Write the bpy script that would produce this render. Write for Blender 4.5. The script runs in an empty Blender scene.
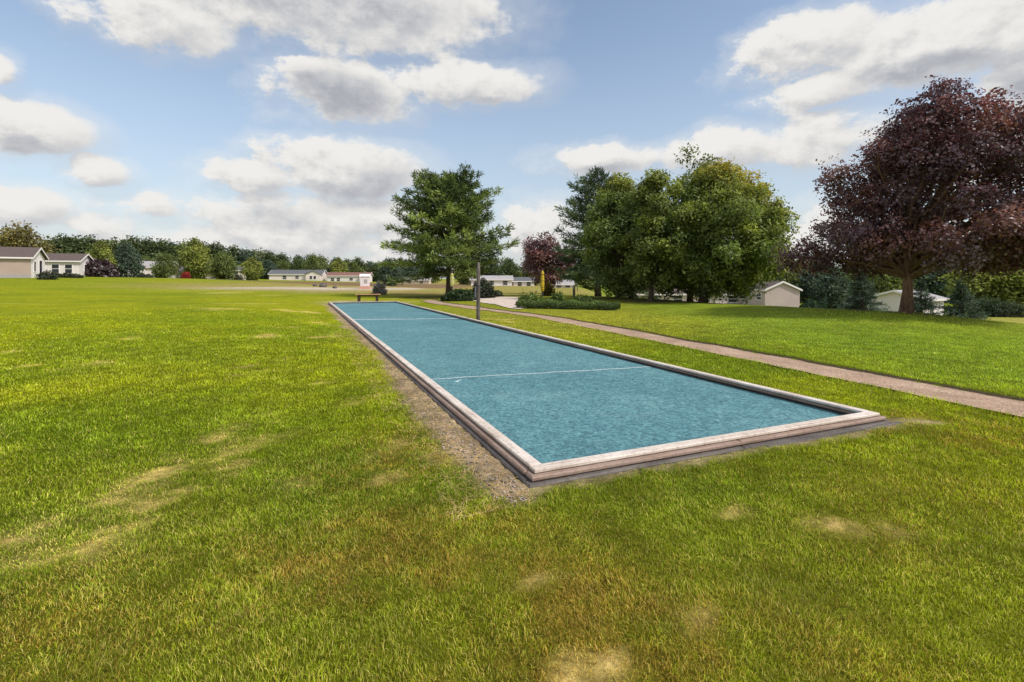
import bpy, math, random
import numpy as np
from mathutils import Vector
PI = math.pi
R = math.radians
rng = np.random.default_rng(7)
random.seed(7)
sc = bpy.context.scene
C = sc.collection

# ------------------------------------------------------------------ camera
CAM_Z = 1.533
FPX, CX, HY = 500.0, 512.0, 278.6          # focal length in pixels, vanishing column, horizon row of the photograph
cam = bpy.data.cameras.new('camera')
cam.sensor_width = 36.0
cam.lens = FPX / 1024 * 36.0
cam.shift_y = -(341 - HY) / 1024
cam.clip_start = 0.05
cam.clip_end = 4000
camo = bpy.data.objects.new('camera', cam)
C.objects.link(camo)
camo.location = (0, 0, CAM_Z)
camo.rotation_euler = (PI / 2, 0, 0)
sc.camera = camo

def at(px, D):                              # lateral position of something seen at column px, D metres ahead
    return (px - CX) / FPX * D
def zat(py, D):
    return CAM_Z - (py - HY) / FPX * D

# ------------------------------------------------------------------ numpy noise
def vnoise(x, y, seed=0):
    xi = np.floor(x).astype(np.int64); yi = np.floor(y).astype(np.int64)
    xf = x - xi; yf = y - yi
    u = xf * xf * (3 - 2 * xf); v = yf * yf * (3 - 2 * yf)
    def h(a, b):
        n = (a * 374761393 + b * 668265263 + seed * 974711) & 0xffffffff
        n = ((n ^ (n >> 13)) * 1274126177) & 0xffffffff
        n = n ^ (n >> 16)
        return (n & 0xffff) / 65535.0
    return (h(xi, yi) * (1 - u) + h(xi + 1, yi) * u) * (1 - v) + (h(xi, yi + 1) * (1 - u) + h(xi + 1, yi + 1) * u) * v
def fbm(x, y, scale, octv=4, seed=0):
    x = np.asarray(x, float) * scale; y = np.asarray(y, float) * scale
    s = 0.0; a = 0.5; t = 0.0
    for k in range(octv):
        s = s + a * vnoise(x + 17.3 * k, y - 9.1 * k, seed + k); t += a
        x = x * 2.03; y = y * 2.03; a *= 0.5
    return s / t
def sstep(a, b, x):
    t = np.clip((x - a) / (b - a), 0, 1)
    return t * t * (3 - 2 * t)
def lerp(a, b, t):
    return a + (b - a) * t

# ------------------------------------------------------------------ the court frame of reference
A = np.array([0.167, 3.639]); U = np.array([0.9208, 0.3901]); V = np.array([-0.3901, 0.9208])
CW, CL = 3.96, 28.2
def court_st(x, y):
    dx = x - A[0]; dy = y - A[1]
    return dx * U[0] + dy * U[1], dx * V[0] + dy * V[1]
def court_xy(s, t):
    return A[0] + s * U[0] + t * V[0], A[1] + s * U[1] + t * V[1]

PATH_N = np.array([(8.4, 0.2), (6.9, 2.6), (5.37, 5.25), (4.95, 8.03), (4.0, 11.2), (2.77, 14.9), (1.6, 17.7), (-0.30, 20.6), (-2.1, 24.8), (-4.0, 29.5), (-6.5, 36.0)])
PATH_F = np.array([(9.3, 0.6), (7.8, 3.1), (6.18, 6.04), (5.40, 8.62), (4.5, 11.9), (3.2, 15.6), (2.05, 18.6), (0.35, 21.5), (-1.4, 25.4), (-3.2, 30.0), (-5.7, 36.4)])
def resample(P, n):
    # Catmull-Rom through the points
    P = np.vstack([2 * P[0] - P[1], P, 2 * P[-1] - P[-2]])
    m = len(P) - 3
    out = []
    for q in np.linspace(0, m - 1e-6, n):
        i = int(q); t = q - i
        p0, p1, p2, p3 = P[i], P[i + 1], P[i + 2], P[i + 3]
        out.append(0.5 * ((2 * p1) + (-p0 + p2) * t + (2 * p0 - 5 * p1 + 4 * p2 - p3) * t * t + (-p0 + 3 * p1 - 3 * p2 + p3) * t ** 3))
    return np.array(out)
def smooth_edge(P, dx):
    k = np.polyfit(P[:, 1], P[:, 0], 4)
    yy = np.linspace(1.0, 36.0, 240)
    return np.stack([np.polyval(k, yy) + dx, yy], 1)
PN = smooth_edge(PATH_N, -.06); PF = smooth_edge(PATH_F, .10)
PMID = (PN + PF) / 2; PHW = np.linalg.norm(PF - PN, axis=1) / 2
def poly_dist(x, y, P, W=None):
    """distance to a polyline, parameter along it, and side (+ = left of travel)"""
    x = np.asarray(x, float); y = np.asarray(y, float)
    best = np.full(x.shape, 1e9); par = np.zeros(x.shape); side = np.zeros(x.shape)
    for i in range(len(P) - 1):
        a = P[i]; d = P[i + 1] - a; L2 = d @ d
        t = np.clip(((x - a[0]) * d[0] + (y - a[1]) * d[1]) / L2, 0, 1)
        ex = x - a[0] - d[0] * t; ey = y - a[1] - d[1] * t
        q = np.hypot(ex, ey)
        m = q < best
        best = np.where(m, q, best); par = np.where(m, i + t, par)
        side = np.where(m, d[0] * ey - d[1] * ex, side)
    return best, par, side
PCO = PMID[::6]; PCW = PHW[::6]
def path_in(x, y):                          # signed distance to the path's edge (negative inside)
    d, p, s = poly_dist(x, y, PCO)
    w = np.interp(p, np.arange(len(PCW)), PCW)
    return d - w

RIDGE = np.array([(30.0, -8.0), (17.6, 10.5), (15.4, 15.0), (13.4, 17.2), (11.6, 23.0), (9.6, 27.5), (5.8, 33.5), (1.5, 42.0)])
RH = np.array([0.0, 0.05, 0.10, 0.40, 0.30, 0.24, 0.30, 0.05])
RD = np.array([1.7, 1.8, 2.2, 2.8, 2.9, 2.6, 1.0, 0.2])
def H(x, y):
    x = np.asarray(x, float); y = np.asarray(y, float)
    d, p, s = poly_dist(x, y, RIDGE)
    h = np.interp(p, np.arange(len(RH)), RH); dr = .15 + 2.75 * sstep(2.0, 13.0, x - .1 * y) - 1.0 * sstep(.74, .94, x / np.maximum(y, 1.0))
    front = h * np.exp(-(d / 5.0) ** 2)
    drop = (h + dr) * sstep(0.0, 17.0, d)
    z = np.where(s > 0, front, h - drop)
    # the drop behind the bank ends at the far left end of the ridge
    # rise of the lawn to the left and behind
    z = z + 1.75 * np.exp(-((x + 66) / 36.0) ** 2 - ((y - 70) / 42.0) ** 2)
    z = z + 1.5 * np.exp(-((x + 110) / 45.0) ** 2 - ((y - 145) / 50.0) ** 2)
    z = z + 0.45 * sstep(70, 150, y) * sstep(10, -40, x) * (1 - sstep(240, 400, y))
    z = z + 0.42 * np.exp(-((x + 13.5) / 6.5) ** 2 - ((y - 17.5) / 7.5) ** 2)
    far = sstep(2, 12, np.hypot(x, y))
    z = z + (fbm(x, y, 0.16, 3, 3) - 0.5) * 0.16 * far * (1 - 0.7 * sstep(-1.5, -0.3, -np.abs(court_st(x, y)[0] - 2) + 3.0))
    z = z + (fbm(x, y, 0.9, 3, 5) - 0.5) * 0.035
    # level ground under and round the court
    s_, t_ = court_st(x, y)
    dc = np.maximum(np.maximum(-s_, s_ - CW), np.maximum(-t_, t_ - CL))
    z = z * sstep(-0.1, 2.2, dc) + (fbm(x, y, 3.0, 2, 9) - 0.5) * 0.012
    z = z + .052 * (1 - sstep(.15, 1.7, dc)) * sstep(-.02, .06, dc) - .10 * (1 - sstep(-.13, -.03, dc))
    # shallow trench for the path
    near = (x > -9) & (x < 12) & (y < 40)
    pin = np.full(x.shape, 5.0)
    if near.any():
        pin[near] = path_in(x[near], y[near])
    z = z - 0.07 * (1 - sstep(-0.12, 0.02, pin))
    return z
def h1(x, y):
    return float(H(np.array([x]), np.array([y]))[0])

# ------------------------------------------------------------------ mesh helpers
def mesh_np(name, verts, faces_flat, loop_totals, mats, col=None, colname='Col', smooth=False, mat_index=None):
    me = bpy.data.meshes.new(name)
    verts = np.asarray(verts, np.float32); ff = np.asarray(faces_flat, np.int32); lt = np.asarray(loop_totals, np.int32)
    me.vertices.add(len(verts)); me.vertices.foreach_set('co', verts.ravel())
    me.loops.add(len(ff)); me.loops.foreach_set('vertex_index', ff)
    me.polygons.add(len(lt))
    ls = np.zeros(len(lt), np.int32); ls[1:] = np.cumsum(lt)[:-1]
    me.polygons.foreach_set('loop_start', ls)
    try:
        me.polygons.foreach_set('loop_total', lt)
    except Exception:
        pass
    if smooth:
        me.polygons.foreach_set('use_smooth', np.ones(len(lt), bool))
    if mat_index is not None:
        me.polygons.foreach_set('material_index', np.asarray(mat_index, np.int32))
    if col is not None:
        at_ = me.attributes.new(colname, 'FLOAT_COLOR', 'POINT')
        c4 = np.ones((len(verts), 4), np.float32); c4[:, :3] = col
        at_.data.foreach_set('color', c4.ravel())
    me.update(calc_edges=True)
    for m in (mats if isinstance(mats, (list, tuple)) else [mats]):
        me.materials.append(m)
    return me
def link(name, me, parent=None):
    o = bpy.data.objects.new(name, me); C.objects.link(o)
    if parent is not None: o.parent = parent
    return o
def tag(o, label=None, cat=None, group=None, kind=None):
    if label: o['label'] = label
    if cat: o['category'] = cat
    if group: o['group'] = group
    if kind: o['kind'] = kind
    return o
def thing(name, label, cat, loc=(0, 0, 0), rz=0.0, group=None):
    o = bpy.data.objects.new(name, None); C.objects.link(o)
    o.empty_display_size = 0.2
    o.location = loc; o.rotation_euler = (0, 0, rz)
    return tag(o, label, cat, group)
def dup(root, loc, rz=0.0, scale=(1, 1, 1), label=None, group=None):
    r = root.copy(); C.objects.link(r); r.location = loc; r.rotation_euler = (0, 0, rz); r.scale = scale
    if label: r['label'] = label
    if group: r['group'] = group
    for ch in list(root.children):
        c = ch.copy(); C.objects.link(c); c.parent = r
        for g in ch.children:
            d = g.copy(); C.objects.link(d); d.parent = c
    return r

class MB:                                    # collects shapes, builds ONE mesh
    def __init__(s): s.v = []; s.f = []
    def add(s, vs, fs):
        n = len(s.v); s.v += [tuple(v) for v in vs]; s.f += [tuple(i + n for i in f) for f in fs]; return s
    def box(s, x0, x1, y0, y1, z0, z1, bev=0.0):
        if bev <= 0:
            return s.add([(x0, y0, z0), (x1, y0, z0), (x1, y1, z0), (x0, y1, z0), (x0, y0, z1), (x1, y0, z1), (x1, y1, z1), (x0, y1, z1)],
                         [(3, 2, 1, 0), (4, 5, 6, 7), (0, 1, 5, 4), (1, 2, 6, 5), (2, 3, 7, 6), (3, 0, 4, 7)])
        b = bev
        def ring(i, z): return [(x0 + i, y0 + i, z), (x1 - i, y0 + i, z), (x1 - i, y1 - i, z), (x0 + i, y1 - i, z)]
        vs = ring(b, z0) + ring(0, z0 + b) + ring(0, z1 - b) + ring(b, z1)
        fs = [(3, 2, 1, 0), (12, 13, 14, 15)]
        for k in range(3):
            for i in range(4):
                j = (i + 1) % 4
                fs.append((4 * k + i, 4 * k + j, 4 * k + 4 + j, 4 * k + 4 + i))
        return s.add(vs, fs)
    def tube(s, pts, rad, n=8, caps=True):
        pts = [Vector(p) for p in pts]
        if not hasattr(rad, '__len__'): rad = [rad] * len(pts)
        vs = []; fs = []
        for i, p in enumerate(pts):
            d = (pts[min(i + 1, len(pts) - 1)] - pts[max(i - 1, 0)])
            if d.length < 1e-9: d = Vector((0, 0, 1))
            d.normalize()
            ref = Vector((1, 0, 0)) if abs(d.x) < 0.8 else Vector((0, 1, 0))
            a = d.cross(ref).normalized(); b = d.cross(a)
            for k in range(n):
                t = 2 * PI * k / n
                vs.append(p + (a * math.cos(t) + b * math.sin(t)) * rad[i])
        for i in range(len(pts) - 1):
            for k in range(n):
                l = (k + 1) % n
                fs.append((i * n + k, i * n + l, (i + 1) * n + l, (i + 1) * n + k))
        if caps:
            fs.append(tuple(reversed(range(n)))); fs.append(tuple(range((len(pts) - 1) * n, len(pts) * n)))
        return s.add(vs, fs)
    def lathe(s, prof, n=16, c=(0, 0)):
        vs = []; fs = []
        for r, z in prof:
            for k in range(n):
                t = 2 * PI * k / n; vs.append((c[0] + r * math.cos(t), c[1] + r * math.sin(t), z))
        for i in range(len(prof) - 1):
            for k in range(n):
                l = (k + 1) % n
                fs.append((i * n + k, i * n + l, (i + 1) * n + l, (i + 1) * n + k))
        fs.append(tuple(reversed(range(n)))); fs.append(tuple(range((len(prof) - 1) * n, len(prof) * n)))
        return s.add(vs, fs)
    def mesh(s, name, mat, smooth=False):
        me = bpy.data.meshes.new(name); me.from_pydata(s.v, [], s.f)
        me.materials.append(mat); me.update()
        if smooth:
            me.polygons.foreach_set('use_smooth', np.ones(len(me.polygons), bool))
        return me
    def build(s, name, mat, parent=None, smooth=False):
        return link(name, s.mesh(name, mat, smooth), parent)

# ------------------------------------------------------------------ materials
def new_mat(name):
    m = bpy.data.materials.new(name); m.use_nodes = True
    nt = m.node_tree; nt.nodes.clear()
    out = nt.nodes.new('ShaderNodeOutputMaterial')
    return m, nt, out
def N(nt, typ, **kw):
    n = nt.nodes.new(typ)
    for k, v in kw.items():
        if k.startswith('i_'):
            key = k[2:]
            n.inputs[int(key) if key.isdigit() else key.replace('_', ' ')].default_value = v
        else:
            setattr(n, k, v)
    return n
def ramp(nt, fac, stops):
    r = nt.nodes.new('ShaderNodeValToRGB')
    el = r.color_ramp.elements
    while len(el) < len(stops): el.new(0.5)
    for e, (p, c) in zip(el, stops):
        e.position = p; e.color = (*c, 1) if len(c) == 3 else c
    nt.links.new(fac, r.inputs[0])
    return r
def mixc(nt, a, b, f, mode='MIX'):
    m = nt.nodes.new('ShaderNodeMix'); m.data_type = 'RGBA'; m.blend_type = mode
    for sock, v in ((m.inputs[0], f), (m.inputs[6], a), (m.inputs[7], b)):
        if hasattr(v, 'is_output'): nt.links.new(v, sock)
        elif isinstance(v, (int, float)): sock.default_value = v
        else: sock.default_value = (*v, 1)
    return m.outputs[2]
def noisy(name, c1, c2, scale=8.0, rough=0.75, bump=0.0, bscale=None, stretch=None, c3=None, spec=0.3, detail=6.0, coord='Object'):
    """base colour wandering between tones, with a fine bump"""
    m, nt, out = new_mat(name)
    tc = N(nt, 'ShaderNodeTexCoord')
    vec = tc.outputs[coord]
    if stretch:
        mp = N(nt, 'ShaderNodeMapping'); mp.inputs['Scale'].default_value = stretch
        nt.links.new(vec, mp.inputs[0]); vec = mp.outputs[0]
    n1 = N(nt, 'ShaderNodeTexNoise', i_Scale=scale, i_Detail=detail, i_Roughness=0.62)
    nt.links.new(vec, n1.inputs['Vector'])
    stops = [(0.32, c1), (0.68, c2)] if c3 is None else [(0.28, c1), (0.52, c2), (0.75, c3)]
    r = ramp(nt, n1.outputs['Fac'], stops)
    p = N(nt, 'ShaderNodeBsdfPrincipled', i_Roughness=rough)
    p.inputs['Specular IOR Level'].default_value = spec
    nt.links.new(r.outputs[0], p.inputs['Base Color'])
    if bump:
        n2 = N(nt, 'ShaderNodeTexNoise', i_Scale=bscale or scale * 4, i_Detail=5.0)
        nt.links.new(vec, n2.inputs['Vector'])
        b = N(nt, 'ShaderNodeBump', i_Strength=bump, i_Distance=0.02)
        nt.links.new(n2.outputs['Fac'], b.inputs['Height']); nt.links.new(b.outputs[0], p.inputs['Normal'])
    nt.links.new(p.outputs[0], out.inputs[0])
    return m

def leaf_mat(name, gloss=0.12, trans=0.3, rough=0.45, tint=(1, 1, 1), through=(1.15, 1.2, 0.6)):
    """reads the per-leaf colour, lets light through"""
    m, nt, out = new_mat(name)
    a = N(nt, 'ShaderNodeAttribute', attribute_name='Col')
    tc = N(nt, 'ShaderNodeTexCoord')
    n1 = N(nt, 'ShaderNodeTexNoise', i_Scale=2.2, i_Detail=3.0); nt.links.new(tc.outputs['Object'], n1.inputs['Vector'])
    mr = N(nt, 'ShaderNodeMapRange', i_3=0.72, i_4=1.28); nt.links.new(n1.outputs['Fac'], mr.inputs[0])
    mr.inputs[1].default_value = 0.3; mr.inputs[2].default_value = 0.7
    mu = N(nt, 'ShaderNodeVectorMath', operation='SCALE'); nt.links.new(a.outputs['Color'], mu.inputs[0]); nt.links.new(mr.outputs[0], mu.inputs['Scale'])
    mt = N(nt, 'ShaderNodeVectorMath', operation='MULTIPLY'); nt.links.new(mu.outputs[0], mt.inputs[0]); mt.inputs[1].default_value = tint
    col = mt.outputs[0]
    d = N(nt, 'ShaderNodeBsdfDiffuse'); t = N(nt, 'ShaderNodeBsdfTranslucent'); g = N(nt, 'ShaderNodeBsdfGlossy', i_Roughness=rough)
    nt.links.new(col, d.inputs[0])
    tb = N(nt, 'ShaderNodeVectorMath', operation='MULTIPLY'); nt.links.new(col, tb.inputs[0]); tb.inputs[1].default_value = through
    nt.links.new(tb.outputs[0], t.inputs[0])
    g.inputs[0].default_value = (0.6, 0.62, 0.65, 1)
    m1 = N(nt, 'ShaderNodeMixShader', i_0=trans); nt.links.new(d.outputs[0], m1.inputs[1]); nt.links.new(t.outputs[0], m1.inputs[2])
    m2 = N(nt, 'ShaderNodeMixShader', i_0=gloss); nt.links.new(m1.outputs[0], m2.inputs[1]); nt.links.new(g.outputs[0], m2.inputs[2])
    nt.links.new(m2.outputs[0], out.inputs[0])
    return m

M = {}
M['leaf'] = leaf_mat('leaf_green', gloss=0.03, trans=.38, rough=.55, tint=(1.25, 1.22, 1.2))
M['leaf_far'] = leaf_mat('leaf_far', gloss=0.02, trans=0.3, rough=0.7, tint=(1.5, 1.4, 1.5))  # pale tint paints aerial haze into the far leaf colour
M['leaf_purple'] = leaf_mat('leaf_purple', gloss=0.085, trans=0.25, rough=0.5, through=(1.25, .8, .85), tint=(1.12, 1.12, 1.15))
M['needle'] = leaf_mat('needles', gloss=0.02, trans=0.15, rough=0.5)
M['grass'] = leaf_mat('grass_blade', gloss=0.03, trans=0.32, rough=0.5)
M['bark'] = noisy('bark', (0.05, 0.035, 0.026), (0.13, 0.095, 0.07), 6, 0.9, 0.6, 20, (3, 3, 0.6))
M['bark_red'] = noisy('bark_reddish', (0.09, 0.052, 0.034), (0.25, 0.145, 0.095), 6, 0.9, 0.6, 22, (3, 3, 0.6))

# ------------------------------------------------------------------ lawn colours shared by the soil sheet and the blades
def ell(x, y, cx, cy, rx, ry, soft=0.5):
    q = np.hypot((x - cx) / rx, (y - cy) / ry)
    return 1 - sstep(1 - soft, 1 + soft, q)
DRY = [(1.93, 3.04, .15, .10, 1.0), (1.47, 3.23, .085, .06, .75), (0.31, 2.0, .12, .08, .95), (0.30, 1.86, .10, .10, .8), (0.14, 2.52, .10, .06, .6),
       (-2.93, 2.92, .16, .07, .9), (-.92, 3.77, .15, .11, .5), (-0.55, 4.2, .20, .2, .35), (0.85, 2.28, .08, .05, .5), (2.2, 3.0, .12, .1, .4)]
RUST = [(-.75, 2.75, .75, .5, .65), (.35, 2.35, .55, .5, .75), (.12, 2.85, .4, .3, .6), (1.1, 2.0, .4, .35, .35), (4.5, 4.9, 1.1, .6, .55), (-.3, 2.05, .5, .3, .45), (-1.9, 2.2, .7, .4, .35), (-.95, 4.3, .5, .7, .5), (3.0, 3.6, .6, .35, .3)]
def lawn_masks(x, y):
    wob = fbm(x, y, 2.2, 4, 21) - 0.5
    wob2 = fbm(x, y, 6.0, 3, 33) - 0.5
    D = np.hypot(x, y)
    xx = x + wob * 0.25 + wob2 * .12; yy = y + wob2 * 0.25
    dry = np.zeros(x.shape)
    for cx, cy, rx, ry, a in DRY:
        dry = np.maximum(dry, a * ell(xx, yy, cx, cy, rx, ry, .6))
    dry = dry * (.35 + .65 * sstep(.30, .58, fbm(x, y, 16.0, 3, 61)))
    # worn wheel track on the left, running away from the viewer
    tx = x + 2.80 + 0.05 * np.sin(y * 3) + wob * .25
    tr = np.exp(-(tx / 0.13) ** 2) * sstep(2.6, 3.0, y) * (1 - sstep(4.4, 6.2, y)) * .66 * sstep(.36, .62, fbm(x, y, 7.0, 4, 71))
    tr2 = np.exp(-((tx - .38) / 0.26) ** 2) * sstep(2.4, 2.8, y) * (1 - sstep(3.8, 5.8, y)) * .75 * sstep(.38, .62, fbm(x, y, 6.0, 4, 73)) * .8
    dry = np.maximum(dry, np.maximum(tr, tr2))
    dry = np.maximum(dry, 0.55 * sstep(0.66, 0.80, fbm(x, y, 1.1, 4, 77)) * sstep(0.5, .65, fbm(x, y, .2, 2, 90)))
    rust = np.zeros(x.shape)
    for cx, cy, rx, ry, a in RUST:
        rust = np.maximum(rust, a * ell(x + wob * .9, y + wob2 * .9, cx, cy, rx, ry, .8))
    rust = rust * .85 * (0.35 + 1.3 * np.clip(wob * 2 + wob2 * 2 + .5, 0, 1))
    near = 1 - sstep(2.3, 5.0, y)
    rust = np.clip(rust + near * .34 * sstep(.52, .74, fbm(x, y, .9, 4, 44)), 0, 1)
    # bare soil beside the court's left wall and round its near corner
    s_, t_ = court_st(x, y)
    wid = 0.19 + .17 * np.exp(-((t_ - 1.6) / 1.7) ** 2) + .24 * (fbm(s_ * 0, t_, .8, 4, 55) - .5) * 2
    edge = -0.12 - wid * (0.72 + .28 * sstep(0, 3, t_)) + wob2 * .22
    soil = sstep(edge - .10, edge + .12, s_) * (1 - sstep(-.02, 0.1, s_)) * sstep(-.32, -.05, t_ + wob * .3) * (1 - sstep(CL - .5, CL + .6, t_))
    # thin earth line along the other three sides
    dc = np.maximum(np.maximum(-s_, s_ - CW), np.maximum(-t_, t_ - CL))
    soil = np.maximum(soil, 0.8 * (1 - sstep(.14, .24, dc + wob2 * .2)) * (t_ < 2))
    soil = np.maximum(soil, 0.7 * (1 - sstep(.13, .22, dc + wob2 * .15)))
    soil = np.maximum(soil, .9 * ell(x, y, *court_xy(4.3, -.12), .35, .12, .5))
    return dry, rust, soil, wob, wob2

LUSH = np.array([0.115, 0.178, 0.006]); YEL = np.array([0.275, 0.292, 0.007]); OLIVE = np.array([0.205, 0.225, 0.016])
STRAW = np.array([0.50, 0.37, 0.13]); RUSTC = np.array([0.265, 0.165, 0.030]); COOL = np.array([0.165, 0.238, 0.022])
def lawn_color(x, y, masks, rnd=None):
    dry, rust, soil, wob, wob2 = masks
    big = fbm(x, y, 0.23, 4, 101); mid = fbm(x, y, 0.8, 3, 111)
    t = np.clip((big - .5) * 2.2 + (mid - .5) * 1.1 + .5, 0, 1)
    # brighter and yellower to the left, cooler green on the bank at the right
    leftness = sstep(2.0, -4.0, x) * sstep(3.0, 7.0, y)
    t = np.clip(t * .75 + leftness * .40 + .28 * sstep(4.5, 9, y) * sstep(-1.5, 1.0, x), 0, 1)
    c = lerp(LUSH, YEL, t[..., None])
    near = 1 - sstep(2.2, 5.5, y)
    c = lerp(c, OLIVE, (near * .5)[..., None])
    right = sstep(3.5, 8.0, x) * sstep(4.0, 8.0, y)
    c = lerp(c, COOL * (0.85 + .5 * mid[..., None]), (right * .75)[..., None])
    mids = sstep(10, 16, y) * sstep(-6, -2, x) * (1 - .75 * right)
    c = lerp(c, np.array([0.255, 0.235, 0.040]), (mids * .5)[..., None])
    if rnd is not None:
        r1 = rnd[:, 0]; r2 = rnd[:, 1]
        c = c * (0.70 + .60 * r1[:, None])
        straw_p = 0.07 + .16 * near + .95 * dry + .25 * rust
        c = np.where((r2 < straw_p)[:, None], lerp(c, STRAW * (0.55 + .7 * r1[:, None]), (0.55 + .4 * dry)[:, None]), c)
        r3 = rnd[:, 2]
        c = np.where((r3 < rust * .75)[:, None], lerp(c, RUSTC * (0.6 + .9 * r1[:, None]), .8), c)
    else:
        c = lerp(c, RUSTC, (rust * .55)[..., None])
        c = lerp(c, STRAW * 1.35, np.clip(dry * 1.15, 0, 1)[..., None])
    return c

SAND = np.array([0.62, 0.52, 0.42]); EARTH = np.array([0.20, 0.125, 0.075]); FIELD = np.array([0.30, 0.25, 0.075])
# ------------------------------------------------------------------ the ground: one sheet out to the horizon
def spaced(lo, hi, step, out_lo, out_hi, growth=1.13):
    a = list(np.arange(lo, hi + 1e-6, step))
    s = step; v = a[-1]
    while v < out_hi: s *= growth; v += s; a.append(v)
    s = step; v = a[0]; b = []
    while v > out_lo: s *= growth; v -= s; b.append(v)
    return np.array(b[::-1] + a)
gx = spaced(-9, 17, 0.10, -1500, 1500); gy = spaced(0.5, 27, 0.10, -200, 2600)
X, Y = np.meshgrid(gx, gy)
xf = X.ravel(); yf = Y.ravel()
Z = H(xf, yf)
masks = lawn_masks(xf, yf)
gc = lawn_color(xf, yf, masks)
# the far fields: dry earth and sand strips beyond the court, yellow lawn beyond the bank
D_ = np.hypot(xf, yf)
wv = (fbm(xf, yf, 0.12, 4, 200) - .5)
far = sstep(26, 60, yf)
gc = lerp(gc, gc * .55 + np.array([0.15, 0.185, 0.016]) * .55, (far * .7)[:, None])
fieldm = sstep(42, 50, yf + wv * 16) * sstep(-44, -34, xf + wv * 6) * (1 - sstep(8, 20, xf)) * .85
gc = lerp(gc, FIELD, fieldm[:, None])
sandm = np.exp(-((yf - 58 + (xf + 22) * -0.55 + wv * 9) / 5.5) ** 2) * sstep(-34, -27, xf) * (1 - sstep(-14, -9, xf))
gc = lerp(gc, SAND * .85, np.clip(sandm * 1.2, 0, 1)[:, None])
earthm = sstep(74, 80, yf + wv * 14) * (1 - sstep(118, 130, yf + wv * 20)) * sstep(-52, -40, xf) * (1 - sstep(-12, -4, xf)) * .9
earthm = np.maximum(earthm, .8 * np.exp(-((yf - 47 + wv * 6) / 4) ** 2) * sstep(-14, -10, xf) * (1 - sstep(-5, -2, xf)))
gc = lerp(gc, EARTH, np.clip(earthm, 0, 1)[:, None])
# pale band just behind the far end of the court
endm = np.exp(-((yf - 32.4 + (xf + 10) * .1 + wv * 3) / 1.8) ** 2) * sstep(-13, -11, xf) * (1 - sstep(-7.5, -5, xf)) * .75
gc = lerp(gc, np.array([.40, .33, .17]), endm[:, None])
# the bank's yellow back lawn
dR, pR, sR = poly_dist(xf, yf, RIDGE)
back = (sR < 0) * sstep(4, 9, dR) * sstep(24, 29, xf) * (1 - sstep(52, 60, xf)) * (yf < 48)
gc = lerp(gc, np.array([0.34, 0.31, 0.07]), (back * .8)[:, None])
# dark brown ground below trees
def dark_ground(px, D, r): 
    x0 = at(px, D); return ell(xf + wv * .6, yf, x0, D, r, r * .8, .6)
lit = np.zeros(len(xf))
for px, D, r in ((905, 17.4, 1.1), (650, 28.5, 2.0), (703, 28.5, 2.0), (607, 31, 2.0), (440, 39, 3.2), (470, 38, 3.0)):
    lit = np.maximum(lit, dark_ground(px, D, r))
gc = lerp(gc, np.array([0.085, 0.06, 0.03]), (lit * .75)[:, None])
# worn earth patches along the top of the bank
ridgewear = (np.exp(-((dR - .6) / 1.1) ** 2) * sstep(.52, .68, fbm(xf, yf, 1.3, 4, 222)) * sstep(9, 11, xf)) * .55
gc = lerp(gc, np.array([0.13, 0.085, 0.03]), ridgewear[:, None])
soilc = lerp(np.array([0.46, 0.34, 0.205]), np.array([0.24, 0.175, 0.115]), np.clip(masks[4] * 2 + .5, 0, 1)[:, None])
gc = lerp(gc, soilc, masks[2][:, None])
# shade under the blades, painted into the near ground colour
blade_shade = (1 - sstep(9, 19, D_)) * .45 * (1 - masks[2]) * (1 - np.clip(masks[0] * 1.3, 0, 1))
gc = gc * (1 - blade_shade)[:, None]
nx, ny = len(gx), len(gy)
ii = (np.arange(ny - 1)[:, None] * nx + np.arange(nx - 1)[None, :]).ravel()
quads = np.stack([ii, ii + 1, ii + nx + 1, ii + nx], 1)
# ground material: colour sheet times fine grass grain
m, nt, out = new_mat('ground')
a = N(nt, 'ShaderNodeAttribute', attribute_name='Col')
tc = N(nt, 'ShaderNodeTexCoord')
nA = N(nt, 'ShaderNodeTexNoise', i_Scale=16.0, i_Detail=7.0, i_Roughness=.7); nt.links.new(tc.outputs['Object'], nA.inputs['Vector'])
nB = N(nt, 'ShaderNodeTexNoise', i_Scale=2.6, i_Detail=6.0, i_Roughness=.65); nt.links.new(tc.outputs['Object'], nB.inputs['Vector'])
rA = N(nt, 'ShaderNodeMapRange', i_1=.3, i_2=.7, i_3=.45, i_4=1.5); nt.links.new(nA.outputs['Fac'], rA.inputs[0])
rB = N(nt, 'ShaderNodeMapRange', i_1=.3, i_2=.7, i_3=.72, i_4=1.28); nt.links.new(nB.outputs['Fac'], rB.inputs[0])
mm = N(nt, 'ShaderNodeMath', operation='MULTIPLY'); nt.links.new(rA.outputs[0], mm.inputs[0]); nt.links.new(rB.outputs[0], mm.inputs[1])
vs = N(nt, 'ShaderNodeVectorMath', operation='SCALE'); nt.links.new(a.outputs['Color'], vs.inputs[0]); nt.links.new(mm.outputs[0], vs.inputs['Scale'])
p = N(nt, 'ShaderNodeBsdfPrincipled', i_Roughness=.95); p.inputs['Specular IOR Level'].default_value = .05
nt.links.new(vs.outputs[0], p.inputs['Base Color'])
bp = N(nt, 'ShaderNodeBump', i_Strength=.9, i_Distance=.05); nt.links.new(nA.outputs['Fac'], bp.inputs['Height']); nt.links.new(bp.outputs[0], p.inputs['Normal'])
nt.links.new(p.outputs[0], out.inputs[0]); M['ground'] = m
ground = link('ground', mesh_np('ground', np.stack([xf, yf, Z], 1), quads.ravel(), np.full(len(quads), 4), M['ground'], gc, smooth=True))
tag(ground, kind='structure', label='mown lawn with dry patches rolling away to the tree line', cat='ground')

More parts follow.
